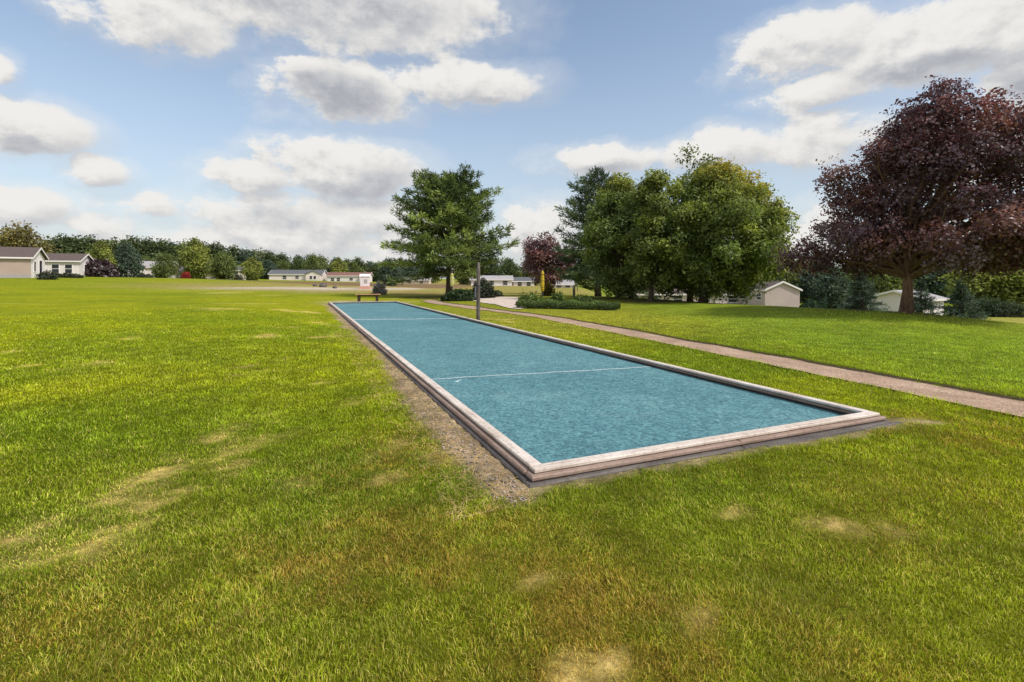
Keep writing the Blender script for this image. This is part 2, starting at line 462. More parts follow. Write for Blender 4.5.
# ------------------------------------------------------------------ grass blades near the viewer (stuff)
def make_grass():
    n = 820000
    D0, D1, ex = 1.15, 24.0, 1.75
    # density falls with distance: cumulative of D*rho(D)
    dg = np.linspace(D0, D1, 4000)
    rho = np.where(dg < 2.6, 1.0, (2.6 / dg) ** ex) * dg
    cdf = np.cumsum(rho); cdf /= cdf[-1]
    D = np.interp(rng.random(n), cdf, dg)
    az = (rng.random(n) * 2 - 1) * R(53)
    x = D * np.sin(az); y = D * np.cos(az)
    ms = lawn_masks(x, y)
    dry, rust, soil, wob, wob2 = ms
    s_, t_ = court_st(x, y)
    dc = np.maximum(np.maximum(-s_, s_ - CW), np.maximum(-t_, t_ - CL))
    keep = dc > 0.078 + .03 * rng.random(n)
    pin = path_in(x, y)
    keep &= pin > 0.015
    keep &= rng.random(n) > soil * np.where(s_ < 0, .84, .72)
    keep &= rng.random(n) > dry * .35
    keep &= y > .6
    keep &= rng.random(n) > sstep(13, 24, D)
    x = x[keep]; y = y[keep]; D = D[keep]
    ms = tuple(q[keep] for q in ms); dry, rust, soil, wob, wob2 = ms; pin = pin[keep]; dc = dc[keep]
    n = len(x)
    rnd = rng.random((n, 4))
    col = lawn_color(x, y, ms, rnd)
    tuft = fbm(x, y, 9.0, 2, 303); tuft2 = fbm(x, y, 3.0, 2, 313)
    L = (.017 + .020 * rng.random(n)) * (.62 + .75 * tuft) * (1 - .45 * np.clip(dry + soil, 0, 1)) * (.85 + .3 * tuft2)
    edge = np.exp(-(pin / .10) ** 2) + np.exp(-((dc - .13) / .08) ** 2)
    L = L * (1 + .55 * np.clip(edge, 0, 1) * (1 - soil))
    sc_ = np.maximum(1, D / 2.6)
    L = L * np.minimum(sc_ ** .28, 1.5)
    W = .0021 * (0.7 + .6 * rng.random(n)) * sc_ ** .92
    th = rng.random(n) * 2 * PI
    # blades lean with a slow swirl
    sw = fbm(x, y, 2.5, 2, 404) * 9.0
    th = np.where(rng.random(n) < .30, sw + rng.normal(0, .7, n), th)
    lean = .25 + .95 * rng.random(n) ** 1.1 + .35 * dry
    lx = np.cos(th); ly = np.sin(th)
    f = rng.random(n) * PI
    wx = np.cos(f); wy = np.sin(f)
    z0 = H(x, y) - .004
    base = np.stack([x, y, z0], 1)
    side = np.stack([wx, wy, np.zeros(n)], 1) * (W / 2)[:, None]
    up1 = np.stack([lx * np.sin(lean * .45), ly * np.sin(lean * .45), np.cos(lean * .45)], 1) * (L * .55)[:, None]
    up2 = up1 + np.stack([lx * np.sin(np.minimum(lean * 1.35, 1.75)), ly * np.sin(np.minimum(lean * 1.35, 1.75)), np.cos(np.minimum(lean * 1.35, 1.75))], 1) * (L * .5)[:, None]
    v = np.empty((n, 5, 3), np.float32)
    v[:, 0] = base - side; v[:, 1] = base + side; v[:, 2] = base + up1 + side * .8; v[:, 3] = base + up1 - side * .8; v[:, 4] = base + up2
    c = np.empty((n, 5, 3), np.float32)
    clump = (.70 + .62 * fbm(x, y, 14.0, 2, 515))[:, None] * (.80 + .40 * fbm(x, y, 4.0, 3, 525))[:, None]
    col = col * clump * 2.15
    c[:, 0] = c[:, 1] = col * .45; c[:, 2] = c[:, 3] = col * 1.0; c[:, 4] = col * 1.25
    b = np.arange(n, dtype=np.int32)[:, None] * 5
    f7 = np.concatenate([b, b + 1, b + 2, b + 3, b + 3, b + 2, b + 4], 1).ravel()
    lt = np.tile(np.array([4, 3], np.int32), n)
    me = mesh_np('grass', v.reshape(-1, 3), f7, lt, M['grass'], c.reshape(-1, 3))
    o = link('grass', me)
    tag(o, 'short patchy green and straw coloured lawn grass round the court', 'grass', kind='stuff')
make_grass()

# ------------------------------------------------------------------ gravel path
def make_path():
    vs = []; n = len(PN)
    prof = [(-0.06, .012), (0.0, -.006), (.05, -.028), (.3, -.018), (.6, -.018), (.93, -.03), (1.0, -.026), (1.015, .006), (1.07, -.004)]
    for i in range(n):
        a_, b_ = PN[i], PF[i]
        wn = (vnoise(np.array([i * .35]), np.array([0.0]), 4)[0] - .5) * .05; wf = (vnoise(np.array([i * .33]), np.array([9.0]), 6)[0] - .5) * .04
        d = (b_ - a_); L = np.linalg.norm(d); u = d / L
        a2 = a_ + u * wn; b2 = b_ + u * wf
        for q, dz in prof:
            p_ = a2 + (b2 - a2) * q
            vs.append((p_[0], p_[1], dz))
    vs = np.array(vs)
    hb = H(vs[:, 0], vs[:, 1]); 
    # height of the lawn beside the trench, so the surface sits just below it
    pin = path_in(vs[:, 0], vs[:, 1])
    vs[:, 2] += hb + 0.07 * (1 - sstep(-.12, .02, pin))
    k = len(prof); F = []
    mi = []
    for i in range(n - 1):
        for j in range(k - 1):
            F.append((i * k + j, i * k + j + 1, (i + 1) * k + j + 1, (i + 1) * k + j)); mi.append(1 if j >= 6 else 0)
    F = np.array(F)
    M['gravel'] = gravel_mat()
    M['turf_edge'] = noisy('turf_edge', (0.06, 0.045, 0.025), (0.12, 0.09, 0.045), 25, .95, .5)
    me = mesh_np('path', vs, F.ravel(), np.full(len(F), 4), [M['gravel'], M['turf_edge']], smooth=False, mat_index=mi)
    tag(link('path', me), 'narrow pinkish brown gravel path running past the court', 'path', kind='structure')
def gravel_mat():
    m, nt, out = new_mat('path_gravel')
    tc = N(nt, 'ShaderNodeTexCoord')
    v = N(nt, 'ShaderNodeTexVoronoi', i_Scale=55.0); nt.links.new(tc.outputs['Object'], v.inputs['Vector'])
    n1 = N(nt, 'ShaderNodeTexNoise', i_Scale=1.6, i_Detail=6.0); nt.links.new(tc.outputs['Object'], n1.inputs['Vector'])
    n2 = N(nt, 'ShaderNodeTexNoise', i_Scale=90.0, i_Detail=3.0); nt.links.new(tc.outputs['Object'], n2.inputs['Vector'])
    r1 = ramp(nt, n1.outputs['Fac'], [(.3, (.35, .245, .175)), (.55, (.47, .335, .25)), (.75, (.54, .41, .31))])
    sp = ramp(nt, v.outputs['Color'], [(.15, (.5, .48, .46)), (.5, (1, 1, 1)), (.9, (1.35, 1.3, 1.25))])
    c = mixc(nt, r1.outputs[0], sp.outputs[0], .8, 'MULTIPLY')
    g = ramp(nt, n2.outputs['Fac'], [(.35, (.6, .6, .6)), (.65, (1.25, 1.25, 1.25))])
    c = mixc(nt, c, g.outputs[0], .6, 'MULTIPLY')
    p = N(nt, 'ShaderNodeBsdfPrincipled', i_Roughness=.95); p.inputs['Specular IOR Level'].default_value = .15
    nt.links.new(c, p.inputs['Base Color'])
    b = N(nt, 'ShaderNodeBump', i_Strength=.8, i_Distance=.01); nt.links.new(v.outputs['Distance'], b.inputs['Height']); nt.links.new(b.outputs[0], p.inputs['Normal'])
    nt.links.new(p.outputs[0], out.inputs[0])
    return m
make_path()

# pale sand pad of the ball court beyond
def make_sand():
    poly = [(455, 298.6), (470, 297.6), (500, 298.2), (522, 299.6), (533, 302.5), (529, 307.5), (517, 309.2), (497, 305.9), (478, 302.6)]
    pts = []
    for px, py in poly:
        D = 1.50 * FPX / (py - HY); pts.append((at(px, D), D))
    P = resample(np.array(pts + pts[:1]), 90)
    cx, cy = P.mean(0)
    vs = [(cx, cy, h1(cx, cy) + .03)]
    for q in P:
        j = 1 + (random.random() - .5) * .04
        x, y = cx + (q[0] - cx) * j, cy + (q[1] - cy) * j
        vs.append((x, y, 0))
    for q in P:
        vs.append((cx + (q[0] - cx) * .5, cy + (q[1] - cy) * .5, 0))
    v = np.array(vs); v[:, 2] = H(v[:, 0], v[:, 1]) + .03
    n = len(P); F = []
    for i in range(n - 1):
        F.append((0, 1 + n + i, 1 + n + i + 1)); F.append((1 + i, 2 + i, 2 + n + i, 1 + n + i))
    mb = MB().add([tuple(q) for q in v], F)
    o = mb.build('sand_court', noisy('sand', (.50, .40, .33), (.72, .62, .55), 3.5, .95, .4, 30))
    tag(o, 'pale sand pad between the pine and the clipped hedge', 'sand', kind='structure')
make_sand()

# ------------------------------------------------------------------ the bocce court
def wood_mat(name, c1, c2, c3, grain=(30, 2.0, 30), worn=(.6, .55, .5), wornamt=.35):
    m, nt, out = new_mat(name)
    tc = N(nt, 'ShaderNodeTexCoord')
    mp = N(nt, 'ShaderNodeMapping'); mp.inputs['Scale'].default_value = grain; nt.links.new(tc.outputs['Object'], mp.inputs[0])
    n1 = N(nt, 'ShaderNodeTexNoise', i_Scale=1.4, i_Detail=7.0, i_Roughness=.65, i_Distortion=.6); nt.links.new(mp.outputs[0], n1.inputs['Vector'])
    n2 = N(nt, 'ShaderNodeTexNoise', i_Scale=2.3, i_Detail=6.0); nt.links.new(tc.outputs['Object'], n2.inputs['Vector'])
    n3 = N(nt, 'ShaderNodeTexNoise', i_Scale=24.0, i_Detail=6.0, i_Roughness=.7); nt.links.new(tc.outputs['Object'], n3.inputs['Vector'])
    r = ramp(nt, n1.outputs['Fac'], [(.25, c1), (.5, c2), (.78, c3)])
    w = ramp(nt, n2.outputs['Fac'], [(.42, (0, 0, 0)), (.66, (1, 1, 1))])
    ws = N(nt, 'ShaderNodeMath', operation='MULTIPLY', i_1=wornamt); nt.links.new(w.outputs[0], ws.inputs[0])
    c = mixc(nt, r.outputs[0], worn, ws.outputs[0])
    dk = ramp(nt, n3.outputs['Fac'], [(.3, (.55, .5, .48)), (.5, (1, 1, 1))])
    c = mixc(nt, c, dk.outputs[0], .75, 'MULTIPLY')
    p = N(nt, 'ShaderNodeBsdfPrincipled', i_Roughness=.85); p.inputs['Specular IOR Level'].default_value = .2
    nt.links.new(c, p.inputs['Base Color'])
    b = N(nt, 'ShaderNodeBump', i_Strength=.6, i_Distance=.006); nt.links.new(n1.outputs['Fac'], b.inputs['Height']); nt.links.new(b.outputs[0], p.inputs['Normal'])
    nt.links.new(p.outputs[0], out.inputs[0])
    return m
def surface_mat():
    m, nt, out = new_mat('court_surface')
    tc = N(nt, 'ShaderNodeTexCoord'); o = tc.outputs['Object']
    n0 = N(nt, 'ShaderNodeTexNoise', i_Scale=.5, i_Detail=5.0, i_Roughness=.6); nt.links.new(o, n0.inputs['Vector'])
    n1 = N(nt, 'ShaderNodeTexNoise', i_Scale=26.0, i_Detail=5.0, i_Roughness=.72); nt.links.new(o, n1.inputs['Vector'])
    n2 = N(nt, 'ShaderNodeTexNoise', i_Scale=75.0, i_Detail=3.0, i_Roughness=.7); nt.links.new(o, n2.inputs['Vector'])
    vo = N(nt, 'ShaderNodeTexVoronoi', i_Scale=60.0); nt.links.new(o, vo.inputs['Vector'])
    r0 = ramp(nt, n0.outputs['Fac'], [(.3, (.084, .205, .240)), (.55, (.104, .242, .278)), (.75, (.140, .275, .305))])
    r1 = ramp(nt, n1.outputs['Fac'], [(.34, (.40, .45, .50)), (.5, (1, 1, 1)), (.66, (1.75, 1.6, 1.5))])
    c = mixc(nt, r0.outputs[0], r1.outputs[0], .85, 'MULTIPLY')
    r2 = ramp(nt, n2.outputs['Fac'], [(.34, (.5, .52, .55)), (.52, (1, 1, 1)), (.68, (1.3, 1.3, 1.3))])
    c = mixc(nt, c, r2.outputs[0], .7, 'MULTIPLY')
    n4 = N(nt, 'ShaderNodeTexNoise', i_Scale=7.0, i_Detail=8.0, i_Roughness=.75, i_Distortion=.8); nt.links.new(o, n4.inputs['Vector'])
    r4 = ramp(nt, n4.outputs['Fac'], [(.32, (.58, .63, .67)), (.5, (1, 1, 1)), (.68, (1.36, 1.28, 1.22))])
    c = mixc(nt, c, r4.outputs[0], .8, 'MULTIPLY')
    n5 = N(nt, 'ShaderNodeTexNoise', i_Scale=1.3, i_Detail=7.0, i_Roughness=.7, i_Distortion=1.2); nt.links.new(o, n5.inputs['Vector'])
    r5 = ramp(nt, n5.outputs['Fac'], [(.52, (0, 0, 0)), (.74, (.30, .30, .30))])
    c = mixc(nt, c, (.30, .44, .46), r5.outputs[0])
    # pale loose grains
    sp = N(nt, 'ShaderNodeMath', operation='LESS_THAN', i_1=.12); nt.links.new(vo.outputs['Distance'], sp.inputs[0])
    sel = N(nt, 'ShaderNodeSeparateColor'); nt.links.new(vo.outputs['Color'], sel.inputs[0])
    gt = N(nt, 'ShaderNodeMath', operation='GREATER_THAN', i_1=.86); nt.links.new(sel.outputs[0], gt.inputs[0])
    ml = N(nt, 'ShaderNodeMath', operation='MULTIPLY'); nt.links.new(sp.outputs[0], ml.inputs[0]); nt.links.new(gt.outputs[0], ml.inputs[1])
    m2 = N(nt, 'ShaderNodeMath', operation='MULTIPLY', i_1=.6); nt.links.new(ml.outputs[0], m2.inputs[0])
    c = mixc(nt, c, (.45, .55, .56), m2.outputs[0])
    p = N(nt, 'ShaderNodeBsdfPrincipled', i_Roughness=.9); p.inputs['Specular IOR Level'].default_value = .2
    nt.links.new(c, p.inputs['Base Color'])
    b = N(nt, 'ShaderNodeBump', i_Strength=.8, i_Distance=.008); nt.links.new(n1.outputs['Fac'], b.inputs['Height'])
    b2 = N(nt, 'ShaderNodeBump', i_Strength=.6, i_Distance=.003); nt.links.new(n2.outputs['Fac'], b2.inputs['Height']); nt.links.new(b.outputs[0], b2.inputs['Normal'])
    nt.links.new(b2.outputs[0], p.inputs['Normal'])
    nt.links.new(p.outputs[0], out.inputs[0])
    return m
def make_court():
    rz = math.atan2(U[1], U[0])
    root = thing('bocce_court', 'long teal blue bocce court edged with weathered pinkish timber on the lawn', 'bocce court', (A[0], A[1], 0), rz)
    M['surface'] = surface_mat()
    M['cap'] = wood_mat('cap_board_wood', (.34, .265, .22), (.60, .51, .445), (.74, .65, .58), (28, 1.6, 28), (.80, .74, .69), .55)
    M['cap_x'] = wood_mat('cap_board_wood_cross', (.34, .265, .22), (.60, .51, .445), (.74, .65, .58), (1.6, 28, 28), (.80, .74, .69), .55)
    M['timber'] = wood_mat('timber', (.15, .10, .08), (.29, .205, .165), (.43, .33, .28), (24, 1.5, 24), (.42, .33, .29), .35)
    M['timber_x'] = wood_mat('timber_cross', (.15, .10, .08), (.29, .205, .165), (.43, .33, .28), (1.5, 24, 24), (.42, .33, .29), .35)
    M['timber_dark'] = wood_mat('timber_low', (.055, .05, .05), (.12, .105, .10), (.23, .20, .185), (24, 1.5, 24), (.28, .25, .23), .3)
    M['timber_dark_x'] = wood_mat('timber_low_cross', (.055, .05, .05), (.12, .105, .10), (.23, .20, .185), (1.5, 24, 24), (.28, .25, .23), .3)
    # surface: a finely divided, gently uneven sheet
    nx_, ny_ = 40, 240
    sx = np.linspace(.085, CW - .085, nx_); ty = np.linspace(.085, CL - .085, ny_)
    S, T = np.meshgrid(sx, ty)
    z = .050 + (fbm(S.ravel(), T.ravel(), .9, 3, 7) - .5) * .010
    i_ = (np.arange(ny_ - 1)[:, None] * nx_ + np.arange(nx_ - 1)[None, :]).ravel()
    q = np.stack([i_, i_ + 1, i_ + nx_ + 1, i_ + nx_], 1)
    link('playing_surface', mesh_np('playing_surface', np.stack([S.ravel(), T.ravel(), z], 1), q.ravel(), np.full(len(q), 4), M['surface'], smooth=True), root)
    # chalk lines
    lm = noisy('chalk_line', (.45, .58, .62), (.70, .78, .80), 9, .9, .3, 50)
    def line(s0, t0, s1, t1, w, n=90):
        vs = []; F = []
        for k in range(n):
            f = k / (n - 1); s = s0 + (s1 - s0) * f; t = t0 + (t1 - t0) * f
            wob = (vnoise(np.array([k * .23]), np.array([t0]), 3)[0] - .5) * .035 + .004 * random.uniform(-1, 1)
            ww = w * random.uniform(.75, 1.2)
            zz = .050 + (fbm(np.array([s]), np.array([t]), .9, 3, 7)[0] - .5) * .010 + .004
            vs += [(s, t + wob - ww / 2, zz), (s, t + wob + ww / 2, zz)]
        for k in range(n - 1): F.append((2 * k, 2 * k + 2, 2 * k + 3, 2 * k + 1))
        return MB().add(vs, F)
    line(.13, 3.97, CW - .13, 3.52, .034).build('court_line', lm, root)
    line(.13, 15.6, CW - .13, 14.6, .15).build('court_line', lm, root)
    # a scrap of loose cord and spilled chalk beside the line
    cord = MB()
    pts = []
    for k in range(14):
        f = k / 13; s = .46 + .10 * f + .03 * math.sin(f * 9); t = 3.60 - .02 + .12 * f + .03 * math.cos(f * 7)
        pts.append((s, t, .057))
    cord.tube(pts, .006, 5); cord.build('loose_cord', lm, root)
    # boards: cap, upper timber course, lower course stepping outward
    def courses(side):
        # side: 'left','right' run along t; 'front','back' along s
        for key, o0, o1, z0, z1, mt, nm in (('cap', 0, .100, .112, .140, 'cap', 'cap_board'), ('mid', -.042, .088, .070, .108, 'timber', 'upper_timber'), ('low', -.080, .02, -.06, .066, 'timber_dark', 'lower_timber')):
            mb = MB()
            if side in ('left', 'right'):
                if side == 'left': a0, a1 = o0, o1
                else: a0, a1 = CW - o1, CW - o0
                # butt against the cross boards at both ends
                t0 = .102 if key == 'cap' else (.091 if key == 'mid' else .023)
                t0 = t0; t1 = CL - t0
                n = 7; L = (t1 - t0) / n
                for k in range(n):
                    j = random.uniform(-.006, .006); dz = random.uniform(-.003, .003)
                    mb.box(a0 + j, a1 + j, t0 + k * L + .002, t0 + (k + 1) * L - .002, z0 + dz, z1 + dz, .006 if key == 'cap' else .011)
                mb.build(nm, M[mt], root)
            else:
                if side == 'front': b0, b1 = o0, o1
                else: b0, b1 = CL - o1, CL - o0
                s0 = o0 if key != 'low' else o0; s1 = CW - s0
                n = 2 if key != 'cap' else 1; L = (s1 - s0) / n
                for k in range(n):
                    j = 0.0
                    mb.box(s0 + k * L + .0005, s0 + (k + 1) * L - .0005, b0 + j, b1 + j, z0, z1, .006 if key == 'cap' else .011)
                mb.build(nm, M[mt + '_x'], root)
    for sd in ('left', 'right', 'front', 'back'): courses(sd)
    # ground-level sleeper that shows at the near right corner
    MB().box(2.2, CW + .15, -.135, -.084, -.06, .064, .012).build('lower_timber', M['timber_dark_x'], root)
make_court()

# loose stones and clods in the bare strip
def make_stones():
    n = 1500; vs = []; fs = []
    ico = np.array([(0, 0, 1), (1, 0, 0), (0, 1, 0), (-1, 0, 0), (0, -1, 0), (0, 0, -1)], float)
    fc = [(0, 1, 2), (0, 2, 3), (0, 3, 4), (0, 4, 1), (5, 2, 1), (5, 3, 2), (5, 4, 3), (5, 1, 4)]
    V_ = []; F_ = []; col = []
    k = 0
    t = 12 * rng.random(n * 3) ** 1.6 - .25; s = -.13 - .52 * rng.random(n * 3)
    x, y = court_xy(s, t)
    soil = lawn_masks(x, y)[2]
    ok = np.where(soil > .45)[0][:n]
    zz = H(x[ok], y[ok])
    for i, z in zip(ok, zz):
        r = .004 + .012 * random.random() ** 3
        v = ico * r * (0.7 + .6 * rng.random((6, 1)))
        v = v * np.array([1, 1, .6]) + np.array([x[i], y[i], z + r * .3])
        V_.append(v); F_ += [(a + k, b + k, c + k) for a, b, c in fc]; k += 6
        g = random.uniform(.10, .42); col += [(g * 1.08, g * .95, g * .82)] * 6
    # straw lying flat
    ns = 1600
    t = 12 * rng.random(ns) ** 1.5 - .3; s = -.12 - .58 * rng.random(ns)
    x, y = court_xy(s, t); zz = H(x, y) + .006
    for i in range(ns):
        th = random.random() * PI; L = random.uniform(.02, .06); w = .0016 * max(1, y[i] / 3)
        d = np.array([math.cos(th), math.sin(th), random.uniform(-.15, .25)]) * L; q = np.array([-math.sin(th), math.cos(th), 0]) * w
        c0 = np.array([x[i], y[i], zz[i]])
        V_.append(np.array([c0 - d - q, c0 + d - q, c0 + d + q, c0 - d + q])); F_ += [(k, k + 1, k + 2), (k, k + 2, k + 3)]; k += 4
        g = random.uniform(.6, 1.1); col += [(.48 * g, .36 * g, .17 * g)] * 4
    F_ = np.array(F_)
    me = mesh_np('gravel', np.vstack(V_), F_.ravel(), np.full(len(F_), 3), M['leaf_far'], np.array(col))
    tag(link('gravel', me), 'loose pebbles and straw on the bare strip along the court wall', 'gravel', kind='stuff')
make_stones()

# ------------------------------------------------------------------ trees
def unit(v):
    return v / np.maximum(np.linalg.norm(v, axis=-1, keepdims=True), 1e-9)
def leaf_quads(c, nrm, size, aspect=.62, fold=.18):
    """kite-shaped leaf faces round centres c"""
    n = len(c)
    a = unit(np.cross(nrm, unit(rng.normal(size=(n, 3)))))
    b = np.cross(nrm, a)
    s = size[:, None]
    v = np.empty((n, 4, 3), np.float32)
    v[:, 0] = c - a * s * .5
    v[:, 1] = c + b * s * aspect * .5 + nrm * s * fold - a * s * .06
    v[:, 2] = c + a * s * .5
    v[:, 3] = c - b * s * aspect * .5 + nrm * s * fold - a * s * .06
    return v.reshape(-1, 3)
def quads_idx(n):
    return np.arange(n * 4, dtype=np.int32), np.full(n, 4, np.int32)

def crown_mesh(name, H_, zb, Rm, prof, nclump, nleaf, size, cols, mat, off=(0, 0), flat=.9, clump=.2, seed=1, topcol=None, inner=.35, ragged=.2, shell=.5, per=10):
    """prof(t)->relative radius for t in 0..1 up the crown. Returns the crown mesh and clump centres."""
    global rng
    rng = np.random.default_rng(seed)
    tt = np.linspace(0, 1, 200); pr = np.array([prof(t) for t in tt])
    cdf = np.cumsum(pr ** 1.6); cdf /= cdf[-1]
    t = np.interp(rng.random(nclump), cdf, tt)
    th = rng.random(nclump) * 2 * PI
    rr = (inner + (1 - inner) * rng.random(nclump) ** shell)
    # uneven outline: lobes that stick out or fall short
    lob = 1 + ragged * (vnoise(th * 1.3 + 5, t * 4, seed) - .5) * 2 + ragged * .4 * rng.normal(size=nclump)
    rc = Rm * clump * (.45 + 1.0 * rng.random(nclump))
    rad = np.maximum(Rm * np.interp(t, tt, pr) * lob * rr - rc * .5, 0)
    cz = zb + t * (H_ - zb) - rc * .35
    cx = off[0] * np.clip(t * 2.5 + .45, 0, 1) + rad * np.cos(th); cy = off[1] * t + rad * np.sin(th)
    cl = np.stack([cx, cy, cz], 1)
    w = rc ** 2; w = w / w.sum()
    # leaves sit on small twig sprays, each a roughly level plate
    ns = max(1, nleaf // per)
    ks = rng.choice(nclump, ns, p=w)
    ds = unit(rng.normal(size=(ns, 3)))
    ds[:, 2] = ds[:, 2] * .9 + .12
    r = rc[ks] * (.25 + .85 * rng.random(ns) ** .6)
    sp_c = cl[ks] + ds * r[:, None] * np.array([1, 1, flat]) + rng.normal(size=(ns, 3)) * (Rm * .02)
    sp_n = unit(ds * .75 + rng.normal(size=(ns, 3)) * .45 + np.array([0, -.12, .55]))
    sp_b = .66 + .68 * rng.random(ns)
    js = np.repeat(np.arange(ns), per); nleaf = len(js); k = ks[js]; d = ds[js]
    rad_s = size * (1.0 + 1.0 * rng.random(ns))
    q = rng.normal(size=(nleaf, 3)); n0 = sp_n[js]
    q = q - n0 * (q * n0).sum(1, keepdims=True) * .75
    c = sp_c[js] + q * rad_s[js][:, None] * .75
    nrm = unit(n0 + rng.normal(size=(nleaf, 3)) * .42)
    sz = size * (.6 + .8 * rng.random(nleaf))
    v = leaf_quads(c, nrm, sz)
    cols = np.array(cols)
    tint = rng.integers(0, len(cols), nclump)
    cbright = .70 + .60 * rng.random(nclump)
    col = cols[tint[k]] * (.78 + .44 * rng.random((nleaf, 1))) * (cbright[k] * sp_b[js])[:, None]
    # leaf colour darkens towards the underside of every clump
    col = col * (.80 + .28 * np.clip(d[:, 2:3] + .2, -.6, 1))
    # leaf colour darkens towards the inside of the crown
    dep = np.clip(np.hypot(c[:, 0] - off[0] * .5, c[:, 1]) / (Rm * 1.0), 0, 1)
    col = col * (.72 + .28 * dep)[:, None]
    if topcol is not None:
        tc_, t0, amt, dirx = topcol
        hgt = (c[:, 2] - zb) / (H_ - zb) + dirx * c[:, 0] / Rm
        m_ = sstep(t0, t0 + .35, hgt + (rng.random(nleaf) - .5) * .3) * amt
        col = lerp(col, np.array(tc_) * (.7 + .6 * rng.random((nleaf, 1))), m_[:, None])
    f, lt = quads_idx(nleaf)
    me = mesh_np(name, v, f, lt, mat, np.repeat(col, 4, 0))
    return me, cl, rc
def trunk_mesh(name, H_, r0, zb, cl, mat, nlimb=40, seed=1, lean=(0, 0), top=.8, forks=1):
    rr = random.Random(seed)
    mb = MB()
    n = 9; pts = []; rad = []
    for i in range(n):
        f = i / (n - 1); z = f * H_ * top
        pts.append((lean[0] * f + rr.uniform(-.02, .02) * H_ * f, lean[1] * f + rr.uniform(-.02, .02) * H_ * f, z - (.05 if i == 0 else 0)))
        rad.append(r0 * ((1 - f) ** .8 * .95 + .05) * (1.35 if i == 0 else (1.0)))
    mb.tube(pts, rad, 12)
    # root flare
    mb.tube([(0, 0, -.1), (0, 0, .12), (lean[0] * .03, 0, .35)], [r0 * 1.45, r0 * 1.22, r0 * 1.02], 12)
    idx = list(range(len(cl))); rr.shuffle(idx)
    for j in idx[:nlimb]:
        c = cl[j]
        f0 = min(max((c[2] * .55) / (H_ * top), zb / (H_ * top) * .8), .93) * rr.uniform(.75, 1.0)
        q = f0 * (n - 1); i = min(int(q), n - 2); u = q - i
        p0 = Vector(pts[i]).lerp(Vector(pts[i + 1]), u); rb = (rad[i] * (1 - u) + rad[i + 1] * u)
        p3 = Vector(c); mid = p0.lerp(p3, .45) + Vector((rr.uniform(-.1, .1), rr.uniform(-.1, .1), rr.uniform(.0, .12))) * (p3 - p0).length
        mid2 = p0.lerp(p3, .75) + Vector((rr.uniform(-.1, .1), rr.uniform(-.1, .1), rr.uniform(.0, .1))) * (p3 - p0).length
        r1 = min(rb * .55, .03 + (p3 - p0).length * .018)
        mb.tube([p0, mid, mid2, p3], [r1, r1 * .65, r1 * .4, r1 * .12], 5, caps=False)
    return mb.mesh(name, mat, smooth=True)
def deciduous(name, label, cat, loc, H_, zb, Rm, prof, nclump, nleaf, size, cols, trunk_r, group=None, mat=None, barkm=None, seed=1, trunks=((0, 0),), nlimb=40, leanf=.6, **kw):
    t = thing(name, label, cat, loc, 0, group)
    me, cl, rc = crown_mesh('crown', H_, zb, Rm, prof, nclump, nleaf, size, cols, mat or M['leaf'], seed=seed, **kw)
    link('crown', me, t)
    off = kw.get('off', (0, 0))
    for q, (dx, dy) in enumerate(trunks):
        o = link('trunk', trunk_mesh('trunk', H_, trunk_r * (1 if q == 0 else .8), zb, cl - np.array([dx, dy, 0]), barkm or M['bark'], nlimb if q == 0 else nlimb // 2, seed + q, (off[0] * leanf, off[1] * leanf)), t)
        o.location = (dx, dy, 0)
    return t

